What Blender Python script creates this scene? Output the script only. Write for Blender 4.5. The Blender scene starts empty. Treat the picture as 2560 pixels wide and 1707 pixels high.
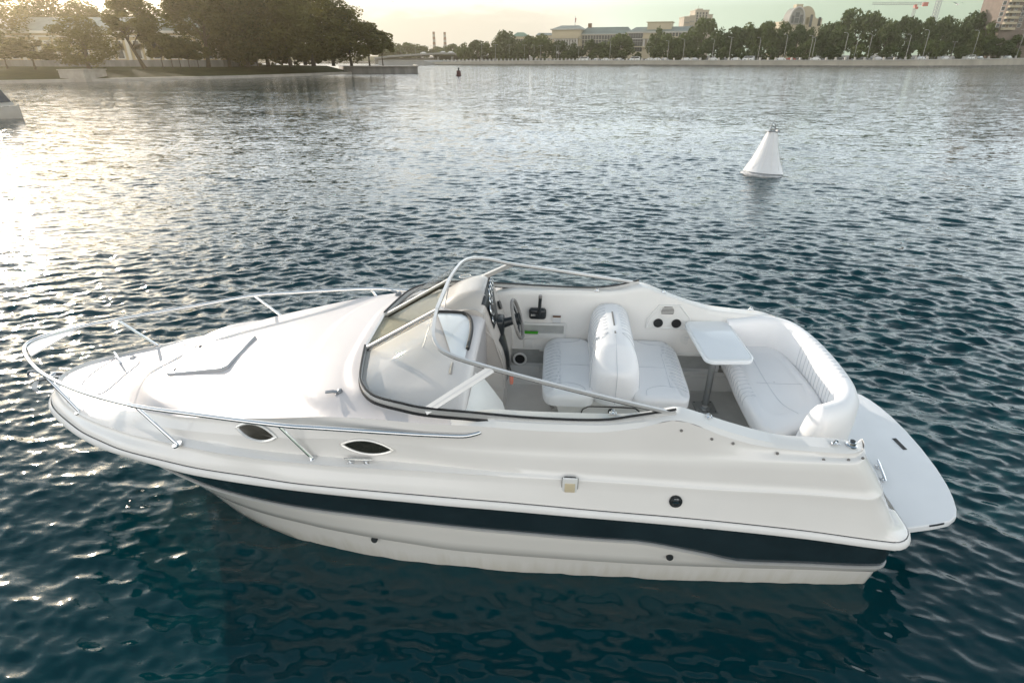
import bpy, bmesh, math, random
import numpy as np
from mathutils import Vector, Matrix, noise as mnoise
random.seed(7); rng=np.random.default_rng(7)
SC=bpy.context.scene; COL=SC.collection
R=math.radians
# ---------------------------------------------------------------- camera
CAM_H=3.69; PITCH=26.041; FOC=1450.0
cd=bpy.data.cameras.new('camera'); cam=bpy.data.objects.new('camera',cd); COL.objects.link(cam)
cam.location=(0,0,CAM_H); cam.rotation_euler=(R(90-PITCH),0,0)
cd.sensor_width=36; cd.lens=36*FOC/2560; cd.clip_start=.05; cd.clip_end=20000
SC.camera=cam
CP,SP=math.cos(R(PITCH)),math.sin(R(PITCH))
def at(px,py,Y):
    """photo pixel (2560 wide) + distance in front of the camera -> the place that stands there"""
    u=(px-1280)/FOC; v=-(py-853.5)/FOC
    k=Y/(CP+v*SP)
    return Vector((u*k,Y,CAM_H+k*(-SP+v*CP)))
def onwater(px,py,z=0.):
    u=(px-1280)/FOC; v=-(py-853.5)/FOC
    k=(CAM_H-z)/(SP-v*CP)
    return Vector((u*k,(CP+v*SP)*k,z))
# ---------------------------------------------------------------- sun, sky
SUN_AZ,SUN_EL=-42.,13.5
sd=bpy.data.lights.new('sun','SUN'); so=bpy.data.objects.new('sun',sd); COL.objects.link(so)
sd.energy=4.2; sd.angle=R(.53); sd.color=(1,.87,.74)
sv=Vector((math.sin(R(SUN_AZ))*math.cos(R(SUN_EL)),math.cos(R(SUN_AZ))*math.cos(R(SUN_EL)),math.sin(R(SUN_EL))))
so.rotation_euler=sv.to_track_quat('Z','Y').to_euler(); so.location=(-60,60,40)
W=bpy.data.worlds.new('World'); SC.world=W; W.use_nodes=True
def sky():
    nt=W.node_tree; N=nt.nodes; Lk=nt.links; bg=N['Background']
    s=N.new('ShaderNodeTexSky'); s.sky_type='NISHITA'; s.sun_disc=False
    s.sun_elevation=R(SUN_EL); s.sun_rotation=R(SUN_AZ); s.air_density=1.0; s.dust_density=.5; s.ozone_density=.6
    tc=N.new('ShaderNodeTexCoord'); sx=N.new('ShaderNodeSeparateXYZ'); Lk.new(tc.outputs['Generated'],sx.inputs[0])
    # a low bank of pale cloud over the far river, ahead of the camera
    def math_(op,a,b=None,c=None):
        n=N.new('ShaderNodeMath'); n.operation=op
        for i,q in enumerate((a,b,c)):
            if q is None: continue
            if isinstance(q,(int,float)): n.inputs[i].default_value=q
            else: Lk.new(q,n.inputs[i])
        return n.outputs[0]
    mp=N.new('ShaderNodeMapping'); mp.inputs['Scale'].default_value=(7,7,26); Lk.new(tc.outputs['Generated'],mp.inputs[0])
    nz=N.new('ShaderNodeTexNoise'); nz.inputs['Scale'].default_value=2.2; nz.inputs['Detail'].default_value=7; nz.inputs['Roughness'].default_value=.6; Lk.new(mp.outputs[0],nz.inputs[0])
    n2=N.new('ShaderNodeTexNoise'); n2.inputs['Scale'].default_value=5; n2.inputs['Detail'].default_value=3; Lk.new(tc.outputs['Generated'],n2.inputs[0])
    # height of the cloud top (sine of elevation) varies with bearing
    top=math_('MULTIPLY_ADD',n2.outputs[0],.03,.052)
    wob=math_('MULTIPLY_ADD',nz.outputs[0],.05,-.025)
    hgt=math_('SUBTRACT',math_('ADD',top,wob),sx.outputs['Z'])
    def ss(a,lo,hi):
        n=N.new('ShaderNodeMapRange'); n.interpolation_type='SMOOTHSTEP'; Lk.new(a,n.inputs[0])
        n.inputs[1].default_value=lo; n.inputs[2].default_value=hi; return n.outputs[0]
    body=ss(hgt,.0,.012)
    bx=math_('MULTIPLY',ss(sx.outputs['X'],-.36,-.16),math_('SUBTRACT',1.,ss(sx.outputs['X'],.02,.16)))
    fr=ss(sx.outputs['Y'],.2,.6)
    mask=math_('MULTIPLY',math_('MULTIPLY',body,bx),fr)
    rim=math_('SUBTRACT',1.,ss(hgt,.0,.022))
    hs=N.new('ShaderNodeHueSaturation'); hs.inputs['Saturation'].default_value=.14; hs.inputs['Value'].default_value=1.42; Lk.new(s.outputs[0],hs.inputs['Color'])
    def rgb(c): 
        n=N.new('ShaderNodeRGB'); n.outputs[0].default_value=(*c,1); return n.outputs[0]
    def mix(f,a,b,bt='MIX'):
        n=N.new('ShaderNodeMixRGB'); n.blend_type=bt
        for i,q in enumerate((f,a,b)):
            if isinstance(q,(int,float)): n.inputs[i].default_value=q
            else: Lk.new(q,n.inputs[i])
        return n.outputs[0]
    # warm air towards the sun, cooler and greener air on the far right
    tint=mix(ss(sx.outputs['X'],-.35,.55),rgb((.93,.945,.885)),rgb((.50,.65,.55)))
    base=mix(1.,hs.outputs[0],tint,'MULTIPLY')
    base=mix(1.,base,rgb((8.6,7.9,6.9)),'DARKEN')
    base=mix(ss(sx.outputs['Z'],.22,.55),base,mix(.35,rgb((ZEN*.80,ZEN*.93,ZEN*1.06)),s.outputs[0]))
    base=mix(ss(sx.outputs['Z'],.62,.86),base,mix(1.,base,rgb((.42,.50,.55)),'MULTIPLY'))
    # fill light added out of view: bright sky band overhead, made-up clouds behind viewer
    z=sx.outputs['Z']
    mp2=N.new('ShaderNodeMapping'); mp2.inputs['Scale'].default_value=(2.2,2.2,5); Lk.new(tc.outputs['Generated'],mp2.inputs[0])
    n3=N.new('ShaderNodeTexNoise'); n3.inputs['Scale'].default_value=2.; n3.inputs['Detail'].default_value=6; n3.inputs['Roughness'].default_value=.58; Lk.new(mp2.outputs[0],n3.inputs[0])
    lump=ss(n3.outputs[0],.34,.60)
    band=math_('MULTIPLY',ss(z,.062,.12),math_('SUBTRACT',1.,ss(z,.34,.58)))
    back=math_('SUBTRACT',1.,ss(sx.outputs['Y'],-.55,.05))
    veil_fill=math_('MULTIPLY',band,math_('MULTIPLY_ADD',lump,.5,.5))
    base=mix(veil_fill,base,rgb((VEIL_FILL*.86,VEIL_FILL*.95,VEIL_FILL*1.03)))
    back_fill=math_('MULTIPLY',math_('MULTIPLY',back,math_('MULTIPLY',ss(z,-.02,.06),math_('SUBTRACT',1.,ss(z,.36,.62)))),math_('MULTIPLY_ADD',lump,.6,.4))
    base=mix(back_fill,base,rgb((BACK_FILL*1.0,BACK_FILL*.965,BACK_FILL*.925)))
    cl=mix(rim,rgb((4.3,4.05,3.5)),rgb((6.4,5.9,5.2)))
    out=mix(math_('MULTIPLY',mask,.5),base,cl)
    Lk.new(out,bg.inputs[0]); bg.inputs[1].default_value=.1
VEIL_FILL,BACK_FILL,ZEN=18.5,15.5,6.2
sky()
SC.view_settings.view_transform='Standard'; SC.view_settings.look='None'; SC.view_settings.gamma=1; SC.view_settings.use_curve_mapping=False
SC.view_settings.exposure=.47
SC.cycles.max_bounces=8; SC.cycles.transparent_max_bounces=12; SC.cycles.sample_clamp_indirect=6; SC.cycles.use_denoising=True
SC.cycles.caustics_reflective=False; SC.cycles.caustics_refractive=False
# ---------------------------------------------------------------- materials
def mat(name,col,rough=.5,metal=0.,var=.0,scale=5.,bump=0.,bscale=60.,coat=0.,spec=.5,trans=None,detail=4,col2=None,stretch=None):
    m=bpy.data.materials.new(name); m.use_nodes=True; nt=m.node_tree; b=nt.nodes['Principled BSDF']
    b.inputs['Base Color'].default_value=(*col,1); b.inputs['Roughness'].default_value=rough; b.inputs['Metallic'].default_value=metal
    b.inputs['Coat Weight'].default_value=coat; b.inputs['Coat Roughness'].default_value=.08; b.inputs['Specular IOR Level'].default_value=spec
    tc=nt.nodes.new('ShaderNodeTexCoord'); src=tc.outputs['Object']
    if stretch:
        mp=nt.nodes.new('ShaderNodeMapping'); mp.inputs['Scale'].default_value=stretch; nt.links.new(src,mp.inputs[0]); src=mp.outputs[0]
    if var or col2:
        nz=nt.nodes.new('ShaderNodeTexNoise'); nz.inputs['Scale'].default_value=scale; nz.inputs['Detail'].default_value=detail; nz.inputs['Roughness'].default_value=.6
        nt.links.new(src,nz.inputs[0])
        cr=nt.nodes.new('ShaderNodeValToRGB'); nt.links.new(nz.outputs[0],cr.inputs[0])
        c2=col2 or tuple(c*(1-var) for c in col); c1=col if col2 else tuple(min(1,c*(1+var)) for c in col)
        cr.color_ramp.elements[0].position=.3; cr.color_ramp.elements[1].position=.7
        cr.color_ramp.elements[0].color=(*c2,1); cr.color_ramp.elements[1].color=(*c1,1)
        nt.links.new(cr.outputs[0],b.inputs['Base Color'])
    if bump:
        n2=nt.nodes.new('ShaderNodeTexNoise'); n2.inputs['Scale'].default_value=bscale; n2.inputs['Detail'].default_value=3; nt.links.new(src,n2.inputs[0])
        bp=nt.nodes.new('ShaderNodeBump'); bp.inputs['Strength'].default_value=bump; bp.inputs['Distance'].default_value=.01
        nt.links.new(n2.outputs[0],bp.inputs['Height']); nt.links.new(bp.outputs[0],b.inputs['Normal'])
    return m
def glassmat(name,tint,refl=1.,rough=.02):
    m=bpy.data.materials.new(name); m.use_nodes=True; nt=m.node_tree; N=nt.nodes
    for n in list(N): N.remove(n)
    o=N.new('ShaderNodeOutputMaterial'); t=N.new('ShaderNodeBsdfTransparent'); t.inputs[0].default_value=(*tint,1)
    g=N.new('ShaderNodeBsdfGlossy'); g.inputs['Roughness'].default_value=rough
    lw=N.new('ShaderNodeLayerWeight'); pw=N.new('ShaderNodeMath'); pw.operation='POWER'; nt.links.new(lw.outputs['Facing'],pw.inputs[0]); pw.inputs[1].default_value=5
    f=N.new('ShaderNodeMath'); f.operation='MULTIPLY_ADD'; nt.links.new(pw.outputs[0],f.inputs[0]); f.inputs[1].default_value=.9*refl; f.inputs[2].default_value=.05*refl
    mx=N.new('ShaderNodeMixShader'); nt.links.new(f.outputs[0],mx.inputs[0]); nt.links.new(t.outputs[0],mx.inputs[1]); nt.links.new(g.outputs[0],mx.inputs[2]); nt.links.new(mx.outputs[0],o.inputs[0])
    return m
M={}
M['gel']=mat('white_gelcoat',(.80,.775,.74),.22,var=.03,scale=1.3,coat=.5)
M['hullgel']=mat('hull_gelcoat',(.80,.775,.73),.16,var=.02,scale=1.3,coat=.5)
def scum(m):
    nt=m.node_tree; N=nt.nodes; b=N['Principled BSDF']; src=b.inputs['Base Color'].links[0].from_socket
    tc=N.new('ShaderNodeTexCoord'); sx=N.new('ShaderNodeSeparateXYZ'); nt.links.new(tc.outputs['Object'],sx.inputs[0])
    mp=N.new('ShaderNodeMapping'); mp.inputs['Scale'].default_value=(9,1,.8); nt.links.new(tc.outputs['Object'],mp.inputs[0])
    nz=N.new('ShaderNodeTexNoise'); nz.inputs['Scale'].default_value=1.6; nz.inputs['Detail'].default_value=5; nt.links.new(mp.outputs[0],nz.inputs[0])
    h=N.new('ShaderNodeMath'); h.operation='MULTIPLY_ADD'; nt.links.new(nz.outputs[0],h.inputs[0]); h.inputs[1].default_value=.34; nt.links.new(sx.outputs['Z'],h.inputs[2])
    r=N.new('ShaderNodeMapRange'); nt.links.new(h.outputs[0],r.inputs[0]); r.inputs[1].default_value=.17; r.inputs[2].default_value=.34; r.inputs[3].default_value=.34; r.inputs[4].default_value=0
    mx=N.new('ShaderNodeMixRGB'); nt.links.new(r.outputs[0],mx.inputs[0]); nt.links.new(src,mx.inputs[1]); mx.inputs[2].default_value=(.50,.45,.32,1); nt.links.new(mx.outputs[0],b.inputs['Base Color'])
scum(M['hullgel'])
M['deckgel']=mat('deck_gelcoat',(.61,.58,.575),.38,var=.025,scale=2.,bump=.12,bscale=220,coat=.1)
M['stripe']=mat('dark_teal_gelcoat',(.017,.028,.033),.14,var=.2,scale=3.,coat=.6)
M['rub']=mat('white_vinyl_rub',(.78,.765,.74),.35,var=.04,scale=4)
M['vinyl']=mat('white_vinyl',(.85,.85,.855),.45,var=.02,scale=3,bump=.06,bscale=350)
M['seam']=mat('seam_grey',(.56,.58,.61),.8,spec=.1)
M['joint']=mat('joint_dark',(.52,.52,.53),.9,spec=.05)
M['liner']=mat('liner_gelcoat',(.76,.75,.725),.35,var=.04,scale=2)
M['sole']=mat('cockpit_sole_grey',(.58,.57,.54),.7,var=.10,scale=3,bump=.35,bscale=300)
M['plat']=mat('platform_white',(.78,.79,.80),.45,var=.03,scale=3,bump=.12,bscale=220)
M['console']=mat('console_gelcoat',(.52,.485,.45),.3,var=.05,scale=2,coat=.3)
M['chrome']=mat('polished_steel',(.78,.79,.8),.12,1.)
M['alu']=mat('anodised_aluminium',(.66,.655,.64),.3,.4,var=.04,scale=8)
M['black']=mat('black_rubber',(.012,.013,.014),.5)
M['dark']=mat('black_plastic',(.018,.022,.024),.3,var=.2,scale=20)
M['grey']=mat('grey_plastic',(.22,.21,.20),.45,var=.1,scale=15)
M['alug']=mat('grey_aluminium',(.42,.43,.43),.4,.7,var=.06,scale=6)
M['galv']=mat('galvanised_steel',(.26,.28,.30),.45,.6,var=.15,scale=9)
M['portglass']=mat('smoked_glass',(.022,.022,.016),.06,var=.3,scale=6,coat=.5)
M['glass']=glassmat('windshield_glass',(.955,.965,.95))
M['glassb']=glassmat('centre_glass_reflection_tint',(.84,.83,.72),.8)  # beige reflection put into the tint of this pane
M['brown']=mat('label_brown',(.13,.07,.035),.5)
M['label']=mat('label_white',(.72,.72,.70),.5)
M['cream']=mat('cream_plastic',(.60,.52,.36),.5)
M['green']=mat('green_cloth',(.05,.32,.02),.8,var=.2,scale=30)
M['orange']=mat('orange_foam',(.85,.12,.02),.6,var=.1,scale=20)
M['hatch']=mat('hatch_lid_grey',(.40,.385,.38),.25,var=.06,scale=3,coat=.3)
M['acrylic']=mat('white_acrylic',(.78,.81,.83),.1,var=.02,scale=2,coat=.5)
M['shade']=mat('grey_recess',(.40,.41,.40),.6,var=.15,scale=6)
# ---------------------------------------------------------------- mesh helpers
def tag(o,label=None,cat=None,group=None,kind=None):
    if label: o['label']=label
    if cat: o['category']=cat
    if group: o['group']=group
    if kind: o['kind']=kind
    return o
def link(o,parent=None):
    COL.objects.link(o)
    if parent is not None: o.parent=parent
    return o
def mobj(name,verts,faces,m,parent=None,smooth=True,fm=None,angle=None):
    me=bpy.data.meshes.new(name); me.from_pydata([tuple(v) for v in verts],[],[tuple(f) for f in faces])
    for q in (m if isinstance(m,(list,tuple)) else [m]): me.materials.append(q)
    if fm is not None: me.polygons.foreach_set('material_index',list(fm))
    me.polygons.foreach_set('use_smooth',[bool(smooth)]*len(me.polygons))
    if smooth and angle: me.set_sharp_from_angle(angle=R(angle))
    me.update()
    return link(bpy.data.objects.new(name,me),parent)
def empty(name,loc=(0,0,0),rz=0.,parent=None):
    o=bpy.data.objects.new(name,None); o.empty_display_size=.2; link(o,parent); o.location=loc; o.rotation_euler=(0,0,rz); return o
class MB:
    """collects shapes that end up in ONE mesh object"""
    def __init__(s): s.v=[]; s.f=[]; s.m=[]; s.mi=0
    def add(s,v,f,mi=None):
        b=len(s.v); s.v+= [tuple(q) for q in v]; s.f+=[tuple(i+b for i in q) for q in f]; s.m+=[s.mi if mi is None else mi]*len(f); return s
    def grid(s,rows,mi=None,closed=False,mirror=False):
        n=len(rows[0]); v=[p for r in rows for p in r]; f=[]
        for i in range(len(rows)-1):
            for j in range(n if closed else n-1):
                k=(j+1)%n; f.append((i*n+j,i*n+k,(i+1)*n+k,(i+1)*n+j))
        if isinstance(mi,(list,tuple)):
            per=n if closed else n-1
            mm=[q for q in mi for _ in range(per)]
            b=len(s.v); s.v+=[tuple(q) for q in v]; s.f+=[tuple(i+b for i in q) for q in f]; s.m+=mm
        else: s.add(v,f,mi)
        if mirror:
            s.grid([[(p[0],-p[1],p[2]) for p in r][::-1] for r in rows],mi,closed,False)
        return s
    def box(s,c,d,mi=None,rot=None,taper=1.):
        x,y,z=[q/2 for q in d]; t=taper
        v=[(-x,-y,-z),(x,-y,-z),(x,y,-z),(-x,y,-z),(-x*t,-y*t,z),(x*t,-y*t,z),(x*t,y*t,z),(-x*t,y*t,z)]
        if rot is not None: v=[rot@Vector(q) for q in v]
        v=[(q[0]+c[0],q[1]+c[1],q[2]+c[2]) for q in v]
        return s.add(v,[(0,3,2,1),(4,5,6,7),(0,1,5,4),(1,2,6,5),(2,3,7,6),(3,0,4,7)],mi)
    def rbox(s,c,d,r,mi=None,rot=None,seg=3,nx=1,ny=1,fn=None):
        bm=bmesh.new(); bmesh.ops.create_cube(bm,size=1)
        for v in bm.verts: v.co=Vector((v.co.x*d[0],v.co.y*d[1],v.co.z*d[2]))
        bmesh.ops.bevel(bm,geom=bm.edges[:],offset=min(r,min(d)*.499),segments=seg,profile=.5,affect='EDGES')
        v=[q.co.copy() for q in bm.verts]
        if rot is not None: v=[rot@q for q in v]
        v=[q+Vector(c) for q in v]; bm.verts.index_update(); f=[[q.index for q in fc.verts] for fc in bm.faces]; bm.free()
        return s.add(v,f,mi)
    def tube(s,pts,r,seg=10,mi=None,caps=True,closed=False):
        P=[Vector(p) for p in pts]; n=len(P); rr=r if isinstance(r,(list,tuple)) else [r]*n
        T=[]
        for i in range(n):
            a=P[(i-1)%n] if (closed or i>0) else P[i]; b=P[(i+1)%n] if (closed or i<n-1) else P[i]
            T.append((b-a).normalized())
        u=T[0].orthogonal().normalized(); rows=[]
        for i in range(n):
            u=(u-T[i]*u.dot(T[i])).normalized(); w=T[i].cross(u)
            rows.append([P[i]+rr[i]*(math.cos(q)*u+math.sin(q)*w) for q in [2*math.pi*k/seg for k in range(seg)]])
        if closed: rows.append(rows[0])
        b=len(s.v); s.grid(rows,mi,closed=True)
        if caps and not closed:
            s.f.append(tuple(b+k for k in range(seg))[::-1]); s.f.append(tuple(b+(n-1)*seg+k for k in range(seg))); s.m+=[s.mi if mi is None else mi]*2
        return s
    def strip(s,pts,w,h,up=(0,0,1),mi=None,closed=False):
        """flat bar of width w (sideways) and height h (along up) swept through pts"""
        P=[Vector(p) for p in pts]; n=len(P); rows=[]
        for i in range(n):
            a=P[(i-1)%n] if (closed or i>0) else P[i]; b=P[(i+1)%n] if (closed or i<n-1) else P[i]
            t=(b-a).normalized(); U=Vector(up if not callable(up) else up(i)); U=(U-t*U.dot(t)).normalized(); S=t.cross(U)
            rows.append([P[i]+S*w/2*a_+U*h/2*b_ for a_,b_ in ((-1,-1),(1,-1),(1,1),(-1,1))])
        if closed: rows.append(rows[0])
        b=len(s.v); s.grid(rows,mi,closed=True)
        if not closed:
            s.f+= [(b+3,b+2,b+1,b),tuple(b+(n-1)*4+k for k in range(4))]; s.m+=[s.mi if mi is None else mi]*2
        return s
    def disc(s,c,nrm,r,h=.004,seg=20,mi=None,sx=1.,up=None):
        nrm=Vector(nrm).normalized(); u=(Vector(up)-nrm*Vector(up).dot(nrm)).normalized() if up else nrm.orthogonal().normalized(); w=nrm.cross(u); c=Vector(c)
        lo=[c+r*(math.cos(a)*u+math.sin(a)*w*sx) for a in [2*math.pi*k/seg for k in range(seg)]]
        hi=[p+nrm*h for p in lo]; b=list(range(seg))
        return s.add(lo+hi,[tuple(b)[::-1],tuple(q+seg for q in b)]+[(k,(k+1)%seg,(k+1)%seg+seg,k+seg) for k in b],mi)
    def ring(s,c,nrm,R_,r,seg=24,mi=None,sx=1.,up=None):
        nrm=Vector(nrm).normalized(); u=(Vector(up)-nrm*Vector(up).dot(nrm)).normalized() if up else nrm.orthogonal().normalized(); w=nrm.cross(u); c=Vector(c)
        return s.tube([c+R_*(math.cos(a)*u+math.sin(a)*w*sx) for a in [2*math.pi*k/seg for k in range(seg)]],r,8,mi,closed=True)
    def lathe(s,prof,c=(0,0,0),seg=24,mi=None,rot=None):
        rows=[]
        for (r,z) in prof:
            row=[Vector((r*math.cos(a),r*math.sin(a),z)) for a in [2*math.pi*k/seg for k in range(seg)]]
            if rot is not None: row=[rot@p for p in row]
            rows.append([p+Vector(c) for p in row])
        return s.grid(rows,mi,closed=True)
    def prism(s,poly,z0,z1,mi=None,bev=0.):
        """polygon in plan, raised from z0 to z1, top edge eased by bev"""
        n=len(poly); P=[Vector((p[0],p[1],0)) for p in poly]; cen=sum(P,Vector())/n
        def inset(d):
            out=[]
            for i in range(n):
                a=(P[i]-P[i-1]).normalized(); b=(P[(i+1)%n]-P[i]).normalized()
                na=Vector((-a.y,a.x,0)); nb=Vector((-b.y,b.x,0)); q=(na+nb); q=q/max(.3,q.length_squared/2) if q.length>1e-6 else na
                out.append(P[i]+q*d*sgn)
            return out
        area=sum(P[i-1].x*P[i].y-P[i].x*P[i-1].y for i in range(n)); sgn=1 if area>0 else -1
        rows=[[(p.x,p.y,z0) for p in P]]
        if bev:
            for k in range(4):
                a=math.pi/2*k/3; q=inset(bev*(1-math.cos(a))); rows.append([(p.x,p.y,z1-bev+bev*math.sin(a)) for p in q])
        else: rows.append([(p.x,p.y,z1) for p in P])
        b=len(s.v); s.grid(rows,mi,closed=True)
        t=b+(len(rows)-1)*n
        s.f+=[tuple(range(b,b+n))[::-1],tuple(range(t,t+n))]; s.m+=[s.mi if mi is None else mi]*2
        return s
    def build(s,name,m,parent=None,smooth=True,angle=35,loc=None):
        o=mobj(name,s.v,s.f,m,parent,smooth,s.m,angle)
        if loc: o.location=loc
        return o
def pchip(xs,ys):
    xs=np.array(xs,float); ys=np.array(ys,float); o=np.argsort(xs); xs=xs[o]; ys=ys[o]
    h=np.diff(xs); d=np.diff(ys)/h; m=np.zeros_like(ys)
    for i in range(1,len(xs)-1):
        if d[i-1]*d[i]>0:
            w1=2*h[i]+h[i-1]; w2=h[i]+2*h[i-1]; m[i]=(w1+w2)/(w1/d[i-1]+w2/d[i])
    m[0]=d[0]; m[-1]=d[-1]
    def f(x):
        x=min(max(x,xs[0]),xs[-1]); i=min(max(int(np.searchsorted(xs,x))-1,0),len(h)-1)
        t=(x-xs[i])/h[i]
        return float(ys[i]*(1+2*t)*(1-t)**2+m[i]*h[i]*t*(1-t)**2+ys[i+1]*t*t*(3-2*t)+m[i+1]*h[i]*t*t*(t-1))
    return f
class Line:
    def __init__(s,pts):
        s.p=sorted(pts); x=[p[0] for p in s.p]; s.x0,s.x1=x[0],x[-1]
        s.y=pchip(x,[p[1] for p in s.p]); s.z=pchip(x,[p[2] for p in s.p])
    def __call__(s,x): return (x,s.y(x),s.z(x))
def crom(pts,n=6,closed=False):
    P=[Vector(p) for p in pts]; out=[]; N=len(P)
    for i in range(N if closed else N-1):
        p0=P[(i-1)%N] if (closed or i>0) else P[0]*2-P[1]; p1=P[i]; p2=P[(i+1)%N]; p3=P[(i+2)%N] if (closed or i+2<N) else P[-1]*2-P[-2]
        for k in range(n):
            t=k/n; out.append(.5*((2*p1)+(p2-p0)*t+(2*p0-5*p1+4*p2-p3)*t*t+(3*p1-p0-3*p2+p3)*t**3))
    if not closed: out.append(P[-1])
    return out
def sst(a,b,x):
    t=min(1,max(0,(x-a)/(b-a))); return t*t*(3-2*t)
# ---------------------------------------------------------------- water
def water():
    m=bpy.data.materials.new('river_water'); m.use_nodes=True; nt=m.node_tree; b=nt.nodes['Principled BSDF']; N=nt.nodes; Lk=nt.links
    b.inputs['Base Color'].default_value=(.0010,.030,.038,1); b.inputs['Roughness'].default_value=.055; b.inputs['IOR'].default_value=1.333
    geo=N.new('ShaderNodeNewGeometry')
    def layer(scale,rot,stretch,detail,dist):
        mp=N.new('ShaderNodeMapping'); mp.inputs['Rotation'].default_value=(0,0,R(rot)); mp.inputs['Scale'].default_value=(stretch,1,1); Lk.new(geo.outputs['Position'],mp.inputs[0])
        nz=N.new('ShaderNodeTexNoise'); nz.inputs['Scale'].default_value=scale; nz.inputs['Detail'].default_value=detail; nz.inputs['Roughness'].default_value=.55; nz.inputs['Distortion'].default_value=dist; Lk.new(mp.outputs[0],nz.inputs[0]); return nz
    # calmer skin of water in the lee of the boat
    sp_=N.new('ShaderNodeSeparateXYZ'); Lk.new(geo.outputs['Position'],sp_.inputs[0])
    def mm(op,a,b):
        n=N.new('ShaderNodeMath'); n.operation=op
        for i,q in enumerate((a,b)):
            if isinstance(q,(int,float)): n.inputs[i].default_value=q
            else: Lk.new(q,n.inputs[i])
        return n.outputs[0]
    ex=mm('MULTIPLY',mm('SUBTRACT',sp_.outputs[0],1.4),.22); ey=mm('MULTIPLY',mm('SUBTRACT',sp_.outputs[1],2.4),.6)
    calm=mm('POWER',2.718,mm('MULTIPLY',mm('ADD',mm('MULTIPLY',ex,ex),mm('MULTIPLY',ey,ey)),-1.))
    rough=mm('SUBTRACT',1.,mm('MULTIPLY',calm,.7))
    def vm(op,a,b):
        n=N.new('ShaderNodeVectorMath'); n.operation=op
        for i,q in enumerate((a,b)):
            if isinstance(q,tuple): n.inputs[i].default_value=q
            elif isinstance(q,(int,float)): n.inputs['Scale'].default_value=q
            else: Lk.new(q,n.inputs['Scale'] if (op=='SCALE' and i==1) else n.inputs[i])
        return n.outputs[0]
    # slopes of the ripples too small for the mesh, livelier in gust patches
    gust=layer(.16,6,.30,3,.6); gs=N.new('ShaderNodeMapRange'); Lk.new(gust.outputs[0],gs.inputs[0]); gs.inputs[1].default_value=.32; gs.inputs[2].default_value=.68; gs.inputs[3].default_value=.55; gs.inputs[4].default_value=1.25
    amp=mm('MULTIPLY',rough,gs.outputs[0])
    sl=None
    for sc_,rt,st_,k in ((2.2,-8,.30,.32),(6.,-14,.32,.52),(15.,10,.40,.50)):
        l=layer(sc_,rt,st_,2,.5); q=vm('MULTIPLY',vm('SUBTRACT',l.outputs['Color'],(.5,.5,.5)),(.6*k,1.0*k,0.)); sl=q if sl is None else vm('ADD',sl,q)
    nn=vm('NORMALIZE',vm('ADD',geo.outputs['Normal'],vm('SCALE',sl,amp)),(0,0,0))
    Lk.new(nn,b.inputs['Normal'])
    # polar sheet, finer near the camera, heights from a sum of travelling waves
    ratio=1.0031; nr=int(math.log(1150/.6)/math.log(ratio)); r=.6*ratio**np.arange(nr)
    az=np.radians(np.arange(-78,78.01,.30)); na=len(az)
    RR,AZ=np.meshgrid(r,az,indexing='ij'); X=RR*np.sin(AZ); Y=RR*np.cos(AZ)
    Z=np.zeros_like(X); DX=np.zeros_like(X); DY=np.zeros_like(X)
    g=np.random.default_rng(11); sp=RR*.0038
    for i in range(170):
        lam=.075*(.72/.075)**(g.beta(1.4,1.6)); d=np.radians(250+g.normal()*30)   # mostly towards the camera
        k=2*np.pi/lam; a=.0038*lam**.74*(.6+.8*g.random()); ph=g.random()*6.283
        th=k*(X*np.cos(d)+Y*np.sin(d))+ph
        fade=np.clip((lam/sp-2.6)/2,0,1)
        Z+=fade*a*np.cos(th); q=fade*a*.7*np.sin(th); DX-=q*np.cos(d); DY-=q*np.sin(d)
    grp=.8+.35*np.sin(X*.55+1.)*np.sin(Y*.43+X*.11)      # gusts: livelier and calmer patches
    # sheltered water on the near side of the boat
    lee=1-.75*np.exp(-(((X-1.2)/4.6)**2+((Y-2.6)/1.7)**2))
    Z*=grp*lee; X=X+DX*lee; Y=Y+DY*lee
    v=np.stack([X,Y,Z],-1).reshape(-1,3)
    i,j=np.meshgrid(np.arange(nr-1),np.arange(na-1),indexing='ij'); q=(i*na+j).ravel()
    f=np.stack([q,q+1,q+na+1,q+na],-1)
    me=bpy.data.meshes.new('water'); me.vertices.add(len(v)); me.vertices.foreach_set('co',v.ravel().astype(np.float32))
    me.loops.add(f.size); me.polygons.add(len(f)); me.loops.foreach_set('vertex_index',f.ravel().astype(np.int32))
    me.polygons.foreach_set('loop_start',np.arange(0,f.size,4,dtype=np.int32)); me.polygons.foreach_set('use_smooth',np.ones(len(f),bool))
    me.materials.append(m); me.update(calc_edges=True); me.validate()
    tag(link(bpy.data.objects.new('water',me)),kind='structure',label='rippling dark teal river water')
water()
# ---------------------------------------------------------------- the motorboat (x forward, y to port, z up)
TH,HEEL,DB,ZB=4.193,-3.666,4.2044,3.62
fx=Vector((-math.cos(R(TH)),math.sin(R(TH)),0)); ny=Vector((-math.sin(R(TH)),-math.cos(R(TH)),0)); zz=Vector((0,0,1))
ch,sh=math.cos(R(HEEL)),math.sin(R(HEEL)); ny2=ny*ch+zz*sh; z3=zz*ch-ny*sh
boat=empty('motorboat'); bm3=Matrix((fx,ny2,z3)).transposed()
boat.matrix_world=Matrix.Translation(Vector((0,DB,CAM_H))-z3*ZB)@bm3.to_4x4()
tag(boat,'white cuddy cabin motorboat with a dark teal hull stripe floating in the foreground','motorboat')
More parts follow.
